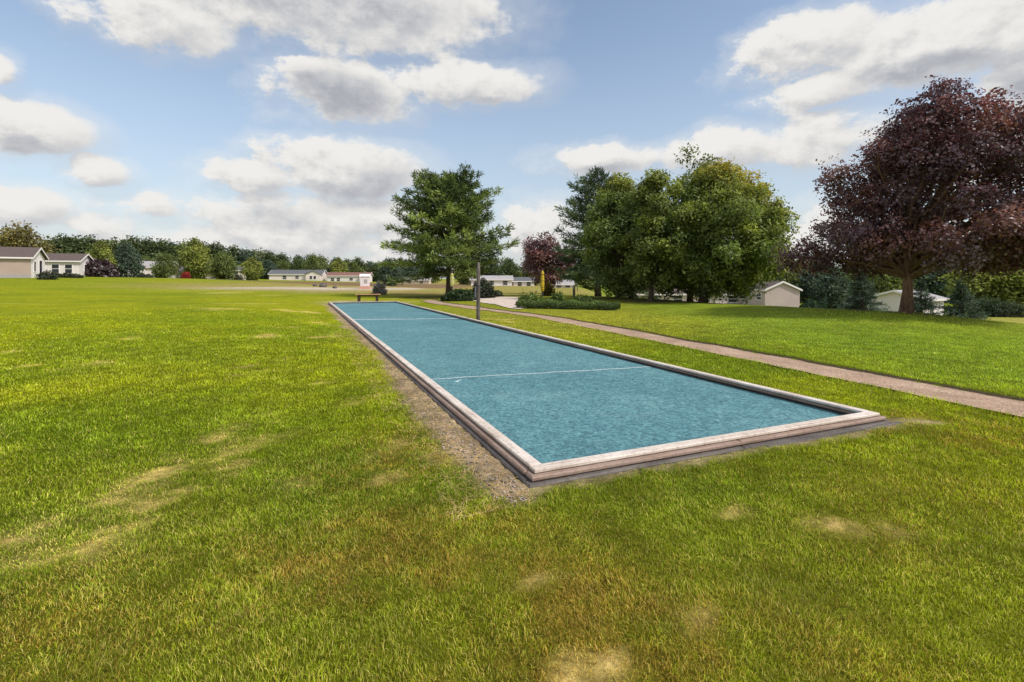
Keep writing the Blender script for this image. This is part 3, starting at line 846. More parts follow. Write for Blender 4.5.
def conifer_mesh(H_, zb, Rm, prof, nwhorl, perw, tuft, ntri, cols, seed=1, rise=(.1, .5), droop=.0, tufts_per_m=5.0, width=.12, shell=.25, barkm=None, gap=0.0, trunk_r=.2, topcol=None):
    """whorled branches dressed with needle sprays; returns crown mesh and trunk mesh"""
    rg = np.random.default_rng(seed); rr = random.Random(seed)
    mb = MB()
    mb.tube([(0, 0, -.15), (0, 0, H_ * .1), (.0, .0, H_ * .5), (0, 0, H_ * .97)], [trunk_r * 1.4, trunk_r, trunk_r * .6, trunk_r * .08], 10)
    P = []; DIR = []; TI = []
    for w in range(nwhorl):
        t = (w + rr.random() * .6) / nwhorl
        for b in range(perw):
            if rr.random() < gap: continue
            th = 2 * PI * (b + rr.random() * .8) / perw + w * 2.4
            L = Rm * prof(t) * rr.uniform(.62, 1.15)
            if L < .05: L = .05
            z0 = zb + t * (H_ - zb) * .97 + rr.uniform(-.03, .03) * H_
            a = rise[0] + (rise[1] - rise[0]) * t + rr.uniform(-.12, .12)
            n = max(3, int(L * 2.2)); pts = []
            for i in range(n + 1):
                f = i / n
                pts.append(Vector((math.cos(th) * L * f * math.cos(a * .6), math.sin(th) * L * f * math.cos(a * .6), z0 + math.sin(a) * L * f - droop * L * f * f + .10 * L * max(0, f - .7))))
            r1 = max(.012, .016 * L + .01)
            mb.tube(pts, [r1 * (1 - .85 * i / n) for i in range(n + 1)], 4, caps=False)
            k = max(2, int(L * tufts_per_m))
            ti = rr.random()
            for i in range(k):
                f = shell + (1 - shell) * (i + rr.random()) / k
                q = f * n; j = min(int(q), n - 1); p = pts[j].lerp(pts[j + 1], q - j)
                d = (pts[j + 1] - pts[j]).normalized()
                sp = width * L * (1.15 - f) + .10 * tuft
                side = Vector((-math.sin(th), math.cos(th), 0))
                o = rr.uniform(-1, 1)
                P.append(p + side * o * sp * 1.6 + Vector((0, 0, rr.uniform(-.25, .35) * tuft)))
                DIR.append((d + side * o * .7 + Vector((0, 0, .18))).normalized()); TI.append(ti)
    # leader
    for i in range(6):
        P.append(Vector((rr.uniform(-.1, .1), rr.uniform(-.1, .1), H_ - .1 * i * tuft))); DIR.append(Vector((rr.uniform(-.4, .4), rr.uniform(-.4, .4), 1)).normalized()); TI.append(.5)
    P = np.array([tuple(p) for p in P]); DIR = np.array([tuple(p) for p in DIR]); TI = np.array(TI)
    n = len(P)
    k = np.repeat(np.arange(n), ntri); m_ = n * ntri
    d = unit(DIR[k] * .75 + rg.normal(size=(m_, 3)) * .55)
    L = tuft * (.5 + .6 * rg.random(m_))
    base = P[k] + rg.normal(size=(m_, 3)) * tuft * .16
    a = unit(np.cross(d, unit(rg.normal(size=(m_, 3)))))
    W = L * .17
    v = np.empty((m_, 4, 3), np.float32)
    v[:, 0] = base; v[:, 1] = base + d * (L * .5)[:, None] + a * (W * .5)[:, None]; v[:, 2] = base + d * L[:, None]; v[:, 3] = base + d * (L * .5)[:, None] - a * (W * .5)[:, None]
    cols = np.array(cols)
    ci = np.clip((TI[k] * len(cols)).astype(int), 0, len(cols) - 1)
    col = cols[ci] * (.7 + .6 * rg.random((m_, 1)))
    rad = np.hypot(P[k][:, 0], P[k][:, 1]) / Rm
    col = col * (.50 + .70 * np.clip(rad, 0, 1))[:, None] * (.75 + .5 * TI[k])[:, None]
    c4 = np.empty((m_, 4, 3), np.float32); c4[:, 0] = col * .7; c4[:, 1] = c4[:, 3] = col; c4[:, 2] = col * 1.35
    f, lt = quads_idx(m_)
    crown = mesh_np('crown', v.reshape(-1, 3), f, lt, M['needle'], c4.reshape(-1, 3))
    return crown, mb.mesh('trunk', barkm or M['bark'], smooth=True)
def conifer(name, label, cat, loc, group=None, **kw):
    t = thing(name, label, cat, loc, 0, group)
    cm, tm = conifer_mesh(**kw)
    link('crown', cm, t); link('trunk', tm, t)
    return t

def dome(t):  return max(0.0, (math.sin(PI * min(1, (t * .86 + .14))) ** .55))
def broad(t): return min(1, .86 + t * 1.4) * max(0.01, 1 - min(t, 1) ** 2.7) ** .58
def oval(t):  return max(0.02, math.sin(PI * (.10 + .88 * t)) ** .62)
def cone(t):  return max(0.03, (1 - t) ** .85)
def pinep(t): return (min(1, .86 + t * .8)) * max(.04, 1 - (t * 1.0) ** 2.5) ** .8

# big copper maple on the bank
xm, ym = at(906, 17.2), 17.2; zm = h1(xm, ym)
PURP = [(.160, .072, .074), (.205, .085, .074), (.140, .070, .080), (.240, .112, .085), (.240, .160, .170)]
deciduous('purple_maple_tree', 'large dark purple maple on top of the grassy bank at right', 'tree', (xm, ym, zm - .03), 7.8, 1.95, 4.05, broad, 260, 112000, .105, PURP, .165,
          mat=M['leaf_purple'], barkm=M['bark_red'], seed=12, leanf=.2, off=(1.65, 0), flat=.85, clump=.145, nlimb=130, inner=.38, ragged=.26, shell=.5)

# the pine behind the court
PINEC = [(.095, .135, .048), (.125, .175, .054), (.165, .215, .060), (.215, .270, .068)]
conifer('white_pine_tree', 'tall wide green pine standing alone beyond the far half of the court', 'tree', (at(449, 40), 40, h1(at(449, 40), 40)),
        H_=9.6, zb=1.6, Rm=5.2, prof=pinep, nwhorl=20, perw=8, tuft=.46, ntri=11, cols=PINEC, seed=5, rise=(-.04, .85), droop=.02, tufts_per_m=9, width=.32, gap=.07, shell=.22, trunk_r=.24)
# pine behind the maples
conifer('white_pine_tree', 'tall blue green pine rising behind the left of the tree cluster', 'tree', (at(598, 40), 40, h1(at(598, 40), 40)),
        H_=10.1, zb=1.3, Rm=4.4, prof=lambda t: pinep(t) * .9, nwhorl=17, perw=7, tuft=.46, ntri=11, cols=[(.090, .138, .078), (.115, .168, .088), (.15, .20, .095)], seed=15, rise=(-.02, .7), droop=.02, tufts_per_m=6.5, width=.26, shell=.2, trunk_r=.22)
# tree cluster
G1 = [(.165, .215, .066), (.195, .250, .070), (.235, .285, .076), (.135, .185, .062)]
G2 = [(.185, .235, .062), (.220, .270, .066), (.265, .310, .074), (.150, .200, .060)]
xx, yy = at(618, 31), 31
deciduous('maple_tree', 'rounded dense green maple with twin trunks at the left of the cluster', 'tree', (xx, yy, h1(xx, yy)), 7.45, .85, 2.55, oval, 150, 56000, .15, G1, .17,
          seed=21, trunks=((0, 0), (.8, .1)), clump=.20, ragged=.20, topcol=((.34, .31, .05), .82, .7, 0), off=(.4, 0))
xx, yy = at(651, 28.5), 28.5
deciduous('maple_tree', 'middle green maple of the cluster on a slim dark trunk', 'tree', (xx, yy, h1(xx, yy)), 7.2, .95, 2.3, oval, 130, 44000, .145, G2, .14,
          seed=22, clump=.21, ragged=.22, off=(.4, 0), topcol=((.30, .31, .06), .8, .5, 0))
xx, yy = at(703, 28.5), 28.5
deciduous('maple_tree', 'broad green maple with yellowing top at the right of the cluster', 'tree', (xx, yy, h1(xx, yy)), 7.9, 1.0, 3.6, dome, 210, 95000, .15, G2, .22,
          seed=23, clump=.175, off=(1.05, 0), topcol=((.48, .37, .035), .82, .8, .25), ragged=.20)
xx, yy = at(690, 33), 33
deciduous('maple_tree', 'tall loose topped green tree rising behind the broad maple', 'tree', (xx, yy, h1(xx, yy)), 10.5, 1.0, 2.6, lambda t: max(.05, .95 - .62 * t), 150, 24000, .17, [(.17, .21, .066), (.20, .24, .07)], .18,
          seed=24, clump=.26, off=(.3, 0), ragged=.35)
xx, yy = at(545, 52), 52
deciduous('purple_plum_tree', 'small dark purple tree behind the yellow padded post', 'tree', (xx, yy, h1(xx, yy)), 6.3, 1.2, 2.5, oval, 90, 13000, .2, PURP[:4], .14,
          mat=M['leaf_purple'], seed=31, clump=.25)

# low spruces below the maple
SPR = [(.095, .140, .110), (.130, .180, .145), (.175, .23, .19)]
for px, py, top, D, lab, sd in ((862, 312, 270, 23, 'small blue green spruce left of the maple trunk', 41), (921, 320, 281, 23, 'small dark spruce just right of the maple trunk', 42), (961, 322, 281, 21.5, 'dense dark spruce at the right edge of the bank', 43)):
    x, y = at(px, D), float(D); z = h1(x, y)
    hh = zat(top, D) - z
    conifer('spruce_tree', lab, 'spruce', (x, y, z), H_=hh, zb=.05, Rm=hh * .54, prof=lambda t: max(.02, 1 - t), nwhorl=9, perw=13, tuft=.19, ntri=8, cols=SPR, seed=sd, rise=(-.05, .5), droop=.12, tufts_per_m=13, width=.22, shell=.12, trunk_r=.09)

# background trees of a few sorts, one of each built and copied
FAR = {}
def far_tree(kind):
    s = {'dark': 51, 'mid': 52, 'light': 53, 'olive': 54, 'blue': 55}[kind]
    cols = {'dark': [(.070, .100, .040), (.085, .120, .046), (.10, .135, .05)], 'mid': [(.105, .140, .045), (.130, .170, .05), (.15, .19, .055)],
            'light': [(.165, .205, .05), (.195, .235, .055), (.22, .25, .06)], 'olive': [(.17, .155, .055), (.22, .19, .065), (.15, .14, .05)],
            'blue': [(.066, .102, .070), (.085, .125, .085), (.10, .145, .10)]}[kind]
    prof = {'dark': oval, 'mid': dome, 'light': oval, 'olive': lambda t: max(.05, oval(t)), 'blue': oval}[kind]
    me, cl, rc = crown_mesh('crown', 10.0, .25, 4.3, prof, 95, 7500, .52, cols, M['leaf_far'], seed=s, per=5, clump=.27, ragged=.2 if kind != 'olive' else .28)
    tm = trunk_mesh('trunk', 10.0, .22, 1.2, cl, M['bark'], 16, s)
    return me, tm
for k in ('dark', 'mid', 'light', 'olive', 'blue'): FAR[k] = far_tree(k)
def put_far(kind, px, D, top, label, group, wide=1.0, base=None, rz=None, cat='tree'):
    x, y = at(px, D), float(D); z = h1(x, y) if base is None else base
    hh = max(1.5, zat(top, D) - z); s = hh / 10.0
    t = thing('deciduous_tree', label, cat, (x, y, z), random.random() * 6 if rz is None else rz, group)
    t.scale = (s * wide, s * wide, s)
    link('crown', FAR[kind][0], t); link('trunk', FAR[kind][1], t)
    return t
g = 'trees of the distant tree line'
LBL = {'dark': 'dark green tree massed in the far tree line behind the houses', 'mid': 'mid green tree in the far tree line behind the houses', 'blue': 'blue green tree in the far tree line behind the houses', 'light': 'pale green tree in the far tree line behind the houses'}
# skyline rows on the left: (column, tree top row)
sky = [(-40, 236), (-22, 238), (-5, 238), (50, 240), (62, 239), (76, 239), (90, 239), (104, 241), (118, 241), (132, 240), (147, 241), (160, 242), (174, 243), (188, 243),
       (203, 246), (217, 246), (232, 249), (246, 250), (258, 251), (270, 254), (283, 256), (297, 257), (308, 256), (320, 257), (334, 260), (346, 261), (357, 260), (368, 262), (380, 263), (392, 262), (404, 263), (416, 264), (428, 264)]
for i, (px, top) in enumerate(sky):
    k = ('dark', 'dark', 'blue', 'mid', 'dark')[i % 5]
    put_far(k, px + random.uniform(-2, 2), 195 + random.uniform(-8, 8), top + random.uniform(-1, 1), LBL[k], g, random.uniform(1.0, 1.3))
for i in range(26):
    px = -30 + i * 17.5; k = ('dark', 'blue', 'mid', 'dark')[i % 4]
    put_far(k, px + random.uniform(-4, 4), 174 + random.uniform(-5, 5), 254 + 9 * sstep(0, 400, px) + random.uniform(-2, 2), LBL[k], g, random.uniform(1.1, 1.4))
# distinct trees among the left houses
put_far('olive', 22, 92, 223, 'brownish olive loose crowned tree above the tan house', None, .85)
put_far('olive', -12, 92, 230, 'olive tree half outside the left of the view', None, .85)
put_far('light', 101, 100, 243, 'bright yellowish green tree above the purple shrub', None, .72)
put_far('blue', 127, 104, 243, 'blue green tree right of the bright yellowish green tree', None, .75)
put_far('mid', 165, 96, 254, 'round dark olive green tree before the white house', None, .95)
put_far('light', 196, 118, 241, 'tall pale green tree above the red shrub', None, .85)
put_far('mid', 222, 108, 253, 'spreading green tree shading the white house', None, 1.1)
put_far('light', 252, 105, 259, 'round pale green tree right of the shaded white house', None, 1.0)
put_far('mid', 313, 158, 256, 'green tree standing above the gray roofed long house', None, .9)
put_far('light', 339, 158, 259, 'yellow green tree left of the red roofed house', None, .8)
put_far('blue', 390, 84, 259, 'dark blue green tree left of the lone pine', None, .95)
put_far('mid', 430, 150, 262, 'green tree just left of the lone pine trunk in the distance', None, 1.0)
# behind pine and cluster
for i, (px, D, top, k, w) in enumerate([(466, 128, 262, 'dark', 1.2), (488, 130, 256, 'blue', 1.1), (508, 134, 260, 'dark', 1.2), (528, 130, 264, 'mid', 1.2), (548, 135, 262, 'dark', 1.2), (566, 120, 252, 'dark', .9), (588, 118, 260, 'mid', 1.2), (640, 66, 272, 'dark', 1.2), (668, 72, 272, 'mid', 1.2), (700, 76, 272, 'dark', 1.3), (730, 78, 270, 'mid', 1.2), (755, 76, 272, 'dark', 1.2), (782, 80, 268, 'mid', 1)]):
    put_far(k, px, D, top, 'green tree far behind the pine and the tree cluster', 'trees far behind the cluster', w)
# behind the big maple
for i, (px, D, top, k, w) in enumerate([(795, 100, 258, 'olive', .9), (812, 78, 264, 'blue', .9), (832, 70, 268, 'blue', .9), (853, 76, 262, 'mid', 1), (880, 72, 258, 'mid', 1), (905, 80, 256, 'dark', 1), (935, 78, 258, 'blue', 1), (958, 84, 256, 'dark', 1), (1048, 80, 255, 'dark', 1), (1075, 70, 255, 'mid', 1), (820, 110, 254, 'dark', 1), (870, 112, 252, 'dark', 1), (990, 110, 252, 'dark', 1), (1030, 110, 250, 'mid', 1)]):
    put_far(k, px, D, top, 'green tree in the row behind the purple maple', 'trees behind the purple maple', w)
put_far('light', 985, 56, 262, 'yellow green spreading tree right of the dark spruce', None, 1.3)
put_far('light', 1018, 54, 258, 'yellow green tree at the right edge behind the lawn strip', None, 1.2)

# ------------------------------------------------------------------ shrubs and hedge
def shrub_mesh(rx, ry, rz_, n, size, cols, seed, mat=None, spiky=0.0):
    rg = np.random.default_rng(seed)
    d = unit(rg.normal(size=(n, 3))); d[:, 2] = np.abs(d[:, 2])
    r = .35 + .68 * rg.random(n) ** .5
    lump = 1 + .22 * (vnoise(np.arctan2(d[:, 1], d[:, 0]) * 2 + 9, d[:, 2] * 4, seed) - .5) * 2
    c = d * (r * lump)[:, None] * np.array([rx, ry, rz_])
    if spiky: c[:, 2] *= 1 + spiky * (rg.random(n) < .12)
    nrm = unit(d * .8 + rg.normal(size=(n, 3)) * .6)
    global rng
    rng = rg
    v = leaf_quads(c, nrm, size * (.6 + .8 * rg.random(n)))
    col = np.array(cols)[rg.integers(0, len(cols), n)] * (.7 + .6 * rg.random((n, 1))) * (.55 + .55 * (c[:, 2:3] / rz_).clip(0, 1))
    f, lt = quads_idx(n)
    return mesh_np('foliage', v, f, lt, mat or M['leaf'], np.repeat(col, 4, 0))
def stems(h, r, seed):
    rr = random.Random(seed); mb = MB()
    for k in range(6):
        a = k * 2 * PI / 6 + rr.uniform(-.3, .3)
        mb.tube([(0, 0, -.03), (math.cos(a) * r * .25, math.sin(a) * r * .25, h * .35), (math.cos(a) * r * .6, math.sin(a) * r * .6, h * .7)], [.02, .014, .006], 5, caps=False)
    return mb.mesh('stem', M['bark'], True)
def shrub(name, label, px, base_py, D, rx, rz_, n, size, cols, seed, group=None, mat=None, ry=None, spiky=0.0):
    x, y = at(px, D), float(D); z = h1(x, y)
    t = thing(name, label, 'shrub', (x, y, z), 0, group)
    link('foliage', shrub_mesh(rx, ry or rx * .8, rz_, n, size, cols, seed, mat, spiky), t)
    link('stem', stems(rz_, rx, seed), t)
    return t
HG = [(.075, .120, .028), (.095, .150, .034), (.12, .18, .04)]
DK = [(.040, .060, .032), (.055, .075, .040)]
# the clipped hedge: one plant row
def hedge():
    x0, y0 = at(519, 25.6), 25.4; x1, y1 = at(620, 23.4), 23.6
    t = thing('clipped_hedge', 'long low clipped dark green hedge beside the path', 'hedge', ((x0 + x1) / 2, (y0 + y1) / 2, h1((x0 + x1) / 2, (y0 + y1) / 2)), math.atan2(y1 - y0, x1 - x0))
    L = math.hypot(x1 - x0, y1 - y0)
    rg = np.random.default_rng(61); n = 16000
    u = (rg.random(n) - .5) * L; ang = rg.random(n) * PI; rr_ = .55 + .47 * rg.random(n) ** .5
    hm = .40 + .05 * np.sin(u * 5.2) + .05 * (vnoise(u * 2.2, u * 0, 8) - .5)
    c = np.stack([u, np.cos(ang) * .42 * rr_, np.abs(np.sin(ang)) ** .6 * hm * rr_], 1)
    nrm = unit(np.stack([rg.normal(size=n) * .5, np.cos(ang) + rg.normal(size=n) * .4, np.sin(ang) + rg.normal(size=n) * .4], 1))
    global rng
    rng = rg
    v = leaf_quads(c, nrm, .075 * (.6 + .8 * rg.random(n)))
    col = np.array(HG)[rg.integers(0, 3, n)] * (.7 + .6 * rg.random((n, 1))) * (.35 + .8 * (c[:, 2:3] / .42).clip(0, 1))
    f, lt = quads_idx(n)
    link('foliage', mesh_np('foliage', v, f, lt, M['leaf'], np.repeat(col, 4, 0)), t)
    for k in range(6):
        q = -L / 2 + (k + .5) * L / 6
        MB().tube([(q, 0, -.03), (q + .05, .03, .2)], [.02, .008], 5).build('stem', M['bark'], t)
hedge()
shrub('garden_shrub', 'leafy sprawling shrub at the left end of the hedge', 529, 303, 27.2, .75, .62, 1500, .12, HG, 62, spiky=.5)
shrub('garden_shrub', 'small upright shrub behind the middle of the hedge', 558, 303, 27.4, .45, .72, 900, .11, HG, 63, spiky=.4)
shrub('garden_shrub', 'dark rounded shrub beside the post with looped top', 583, 303, 28.5, .80, .42, 1500, .10, HG, 64)
shrub('garden_shrub', 'green spreading shrub under the lone pine', 461, 298, 33.6, 1.15, .72, 2600, .16, [(.05, .085, .03), (.035, .065, .025)], 65)
shrub('garden_shrub', 'dark gray green tall shrub behind the wooden post', 483, 298, 37.0, .95, 1.35, 2400, .16, DK + [(.05, .05, .05)], 66)
shrub('garden_shrub', 'low dark shrub right of the wooden post', 494, 297, 38.5, .75, .5, 1000, .14, DK, 67)
shrub('garden_shrub', 'small yellow leaved shrub beside the yellow padded post', 549, 292, 42, .5, 1.1, 900, .15, [(.22, .17, .02), (.16, .13, .02)], 68)
shrub('wispy_shrub', 'pale gray wispy rounded shrub behind the bench', 379, 292, 44, .62, 1.1, 1200, .16, [(.30, .29, .27), (.16, .15, .13), (.42, .41, .38)], 69, mat=M['leaf_far'])
shrub('red_shrub', 'small red leaved shrub before the pale pink house', 186, 278, 98, .9, 1.3, 700, .3, [(.30, .035, .03), (.22, .03, .03)], 70, mat=M['leaf_far'])
put = shrub('purple_shrub', 'wide dark purple shrub right of the white house with windows', 96, 277, 76, 3.0, 2.5, 3000, .42, [(.05, .026, .03), (.07, .035, .035)], 71, mat=M['leaf_purple'])
for px, D, rx, rz_, lab in ((47, 57, 1.0, .95, 'dark reddish shrub at the corner of the white gable'), (56, 64, .8, .5, 'low dark shrub below the left window of the white house'), (66, 64, .8, .55, 'low dark shrub below the right window of the white house'), (75, 64, .9, .5, 'low dark shrub at the right end of the white house'),
                            (141, 92, .9, .9, 'dark clipped shrub before the far white gable house'), (147, 92, 1.1, .8, 'second dark shrub before the far white gable house'), (238, 112, 1.3, 1.3, 'dark shrub against the shaded white house')):
    shrub('garden_shrub', lab, px, 277, D, rx, rz_, 700, .22, DK + [(.05, .04, .03)], 80 + px, mat=M['leaf_far'])
shrub('boxed_shrub', 'dark clipped shrub row at the far edge of the yellow lawn', 1006, 316, 45, 2.0, 1.3, 2600, .17, DK, 91)
shrub('boxed_shrub', 'dark rounded shrub right of the dense dark spruce', 987, 316, 45, 1.3, 1.7, 1800, .17, DK + [(.03, .055, .03)], 92)
shrub('garden_shrub', 'dark blue green shrub beside the beige gable house', 812, 306, 46, 1.6, 2.4, 3200, .2, [(.025, .05, .03), (.035, .065, .04)], 93)
shrub('garden_shrub', 'grassy green shrub between the maple trunk and the spruce', 889, 312, 38, .8, 1.3, 2200, .18, [(.04, .065, .025), (.06, .085, .03)], 95)

# ------------------------------------------------------------------ houses
def siding(name, c1, c2):
    m, nt, out = new_mat(name)
    tc = N(nt, 'ShaderNodeTexCoord'); sp = N(nt, 'ShaderNodeSeparateXYZ'); nt.links.new(tc.outputs['Object'], sp.inputs[0])
    ml = N(nt, 'ShaderNodeMath', operation='MULTIPLY', i_1=7.0); nt.links.new(sp.outputs[2], ml.inputs[0])
    fr = N(nt, 'ShaderNodeMath', operation='FRACT'); nt.links.new(ml.outputs[0], fr.inputs[0])
    n1 = N(nt, 'ShaderNodeTexNoise', i_Scale=.8, i_Detail=5.0); nt.links.new(tc.outputs['Object'], n1.inputs['Vector'])
    r = ramp(nt, n1.outputs['Fac'], [(.3, c1), (.7, c2)])
    sh = ramp(nt, fr.outputs[0], [(0, (.7, .7, .7)), (.15, (1, 1, 1))])
    c = mixc(nt, r.outputs[0], sh.outputs[0], 1.0, 'MULTIPLY')
    p = N(nt, 'ShaderNodeBsdfPrincipled', i_Roughness=.7); nt.links.new(c, p.inputs['Base Color'])
    b = N(nt, 'ShaderNodeBump', i_Strength=.5, i_Distance=.02); nt.links.new(fr.outputs[0], b.inputs['Height']); nt.links.new(b.outputs[0], p.inputs['Normal'])
    nt.links.new(p.outputs[0], out.inputs[0]); return m
M['w_tan'] = siding('siding_tan', (.45, .34, .30), (.51, .39, .345))
M['w_white'] = siding('siding_white', (.74, .67, .69), (.84, .77, .79))
M['w_pink'] = siding('siding_pinkish', (.66, .52, .52), (.74, .60, .60))
M['w_beige'] = siding('siding_beige', (.52, .41, .41), (.58, .47, .46))
M['w_cream'] = siding('siding_cream', (.76, .66, .63), (.84, .74, .70))
M['trim'] = noisy('trim_white', (.78, .72, .74), (.86, .80, .82), 6, .6)
M['r_brown'] = noisy('shingle_brown', (.085, .065, .06), (.15, .115, .105), 10, .9, .4)
M['r_gray'] = noisy('shingle_gray', (.085, .09, .10), (.16, .165, .18), 10, .9, .4)
M['r_red'] = noisy('shingle_reddish', (.17, .085, .07), (.26, .14, .115), 10, .9, .4)
M['r_pale'] = noisy('shingle_pale', (.33, .31, .32), (.42, .40, .41), 10, .9, .4)
M['glass'] = noisy('window_glass', (.022, .026, .032), (.05, .055, .065), 2, .12, spec=.6)
M['dark_wood'] = noisy('dark_wood', (.03, .022, .016), (.07, .05, .035), 9, .8, .4, 40, (1, 1, 6))
def house(name, label, corner, rz, L, dep, wall_h, roof_h, wall, roof, windows=(), end_windows=(), doors=(), porch=None, z=None, chimney=None, gable=None, over=.3, endwall=None):
    """corner = ground point of the front right corner; the front runs along local -x, the depth along +y"""
    z = h1(*corner) if z is None else z
    t = thing(name, label, 'house', (corner[0], corner[1], z), rz)
    w = MB()
    zb = -1.6
    w.add([(-L, 0, zb), (0, 0, zb), (0, dep, zb), (-L, dep, zb), (-L, 0, wall_h), (0, 0, wall_h), (0, dep, wall_h), (-L, dep, wall_h)],
          [(0, 1, 5, 4), (2, 3, 7, 6), (3, 2, 1, 0)])
    w.build('wall', wall, t)
    for x in (0, -L):
        e = MB(); e.add([(x, 0, zb), (x, dep, zb), (x, dep, wall_h), (x, dep / 2, wall_h + roof_h - .04), (x, 0, wall_h)], [(0, 1, 2, 3, 4)] if x == 0 else [(4, 3, 2, 1, 0)])
        e.build('gable_wall', endwall or wall, t)
    r = MB(); th = .12
    sl = roof_h / (dep / 2)
    for sgn in (0, 1):
        y0 = -over if sgn == 0 else dep + over; ym = dep / 2
        zA = wall_h - over * sl + .02; zB = wall_h + roof_h + .02
        x0, x1 = -L - over, over
        r.add([(x0, y0, zA), (x1, y0, zA), (x1, ym, zB), (x0, ym, zB), (x0, y0, zA + th), (x1, y0, zA + th), (x1, ym, zB + th), (x0, ym, zB + th)],
              [(0, 1, 5, 4), (1, 2, 6, 5), (3, 0, 4, 7), (4, 5, 6, 7), (3, 2, 1, 0)] if sgn == 0 else [(4, 5, 1, 0), (5, 6, 2, 1), (7, 4, 0, 3), (7, 6, 5, 4), (0, 1, 2, 3)])
    ro = r.build('roof', roof, t)
    # white rake and eave trim, proud of the roof edge
    tr = MB()
    for y0 in (-over - .03, dep + over + .005):
        tr.box(-L - over, over, y0, y0 + .025, wall_h - over * sl - .04, wall_h - over * sl + .14)
    for x in (over + .004, -L - over - .034):
        for s_ in (0, 1):
            ya = -over if s_ == 0 else dep + over
            zA = wall_h - over * sl; zB = wall_h + roof_h
            tr.add([(x, ya, zA - .05), (x + .03, ya, zA - .05), (x + .03, dep / 2, zB - .05), (x, dep / 2, zB - .05), (x, ya, zA + .16), (x + .03, ya, zA + .16), (x + .03, dep / 2, zB + .16), (x, dep / 2, zB + .16)],
                   [(0, 1, 5, 4), (1, 2, 6, 5), (2, 3, 7, 6), (3, 0, 4, 7), (4, 5, 6, 7), (3, 2, 1, 0)])
    tr.build('trim', M['trim'], t)
    # skirting along the foot of the wall
    sk = MB().box(-L - .02, .02, -.02, -.004, zb, .35); sk.build('skirting', M['r_pale'], t)
    for (x, zc, ww, hh) in windows:
        f = MB(); b_ = .09
        f.box(-x - ww / 2 - b_, -x + ww / 2 + b_, -.05, -.004, zc - hh / 2 - b_, zc - hh / 2); f.box(-x - ww / 2 - b_, -x + ww / 2 + b_, -.05, -.004, zc + hh / 2, zc + hh / 2 + b_)
        f.box(-x - ww / 2 - b_, -x - ww / 2, -.05, -.004, zc - hh / 2, zc + hh / 2); f.box(-x + ww / 2, -x + ww / 2 + b_, -.05, -.004, zc - hh / 2, zc + hh / 2)
        f.box(-x - ww / 2, -x + ww / 2, -.045, -.025, zc - .03, zc + .03)
        fo = f.build('window', M['trim'], t)
        MB().box(-x - ww / 2, -x + ww / 2, -.022, -.003, zc - hh / 2, zc + hh / 2).build('pane', M['glass'], fo)
    for (y, zc, ww, hh) in end_windows:
        f = MB(); b_ = .09
        f.box(.004, .05, y - ww / 2 - b_, y + ww / 2 + b_, zc - hh / 2 - b_, zc - hh / 2); f.box(.004, .05, y - ww / 2 - b_, y + ww / 2 + b_, zc + hh / 2, zc + hh / 2 + b_)
        f.box(.004, .05, y - ww / 2 - b_, y - ww / 2, zc - hh / 2, zc + hh / 2); f.box(.004, .05, y + ww / 2, y + ww / 2 + b_, zc - hh / 2, zc + hh / 2)
        fo = f.build('window', M['trim'], t)
        MB().box(.003, .022, y - ww / 2, y + ww / 2, zc - hh / 2, zc + hh / 2).build('pane', M['glass'], fo)
    for (x, ww, hh) in doors:
        d = MB().box(-x - ww / 2, -x + ww / 2, -.06, -.004, .1, .1 + hh).build('door', M['dark_wood'], t)
        MB().lathe([(.03, 0), (.04, .03), (.02, .05)], 8, (-x + ww * .38, -.08)).build('handle', M['trim'], d).location = (0, 0, 1.05)
    if gable:                                  # cross gable standing forward of the front wall: x centre, width, depth, peak height
        x, ww, dd, ph = gable
        a0, a1 = -x - ww / 2, -x + ww / 2
        gb = MB()
        gb.add([(a0, -dd, zb), (a1, -dd, zb), (a1, -dd, wall_h), (-x, -dd, wall_h + ph), (a0, -dd, wall_h), (a0, -.004, zb), (a1, -.004, zb), (a1, -.004, wall_h), (a0, -.004, wall_h)],
               [(0, 1, 2, 3, 4), (1, 6, 7, 2), (5, 0, 4, 8)])
        gb.build('front_gable', M['trim'] if wall is M['w_tan'] else wall, t)
        gr = MB()
        for s_ in (0, 1):
            xa = a0 - .25 if s_ == 0 else a1 + .25
            zA = wall_h - .25 * ph / (ww / 2)
            q = [(xa, -dd - .25, zA + .03), (-x, -dd - .25, wall_h + ph + .03), (-x, dep * .4, wall_h + ph + .03), (xa, dep * .15, zA + .03)]
            q += [(a_, b_, c_ + .12) for a_, b_, c_ in q]
            gr.add(q, [(0, 1, 5, 4), (1, 2, 6, 5), (2, 3, 7, 6), (3, 0, 4, 7), (4, 5, 6, 7), (3, 2, 1, 0)])
        gr.build('gable_roof', roof, t)
        f = MB(); zc = 1.35
        for k in (-1, 1):
            f.box(-x + k * .55 - .42, -x + k * .55 + .42, -dd - .05, -dd - .004, zc - .55, zc + .55)
        fo = f.build('window', M['trim'], t)
        pn = MB()
        for k in (-1, 1): pn.box(-x + k * .55 - .33, -x + k * .55 + .33, -dd - .065, -dd - .052, zc - .46, zc + .46)
        pn.build('pane', M['glass'], fo)
    if chimney:
        x, hh = chimney
        MB().box(-x - .25, -x + .25, dep * .62, dep * .62 + .5, wall_h + roof_h * .5, wall_h + roof_h + hh, .02).build('chimney', M['r_red'], ro)
    return t
def rot_from(dirx, diry):                       # rotation that sends local +y to (dirx, diry)
    return math.atan2(-dirx, diry)
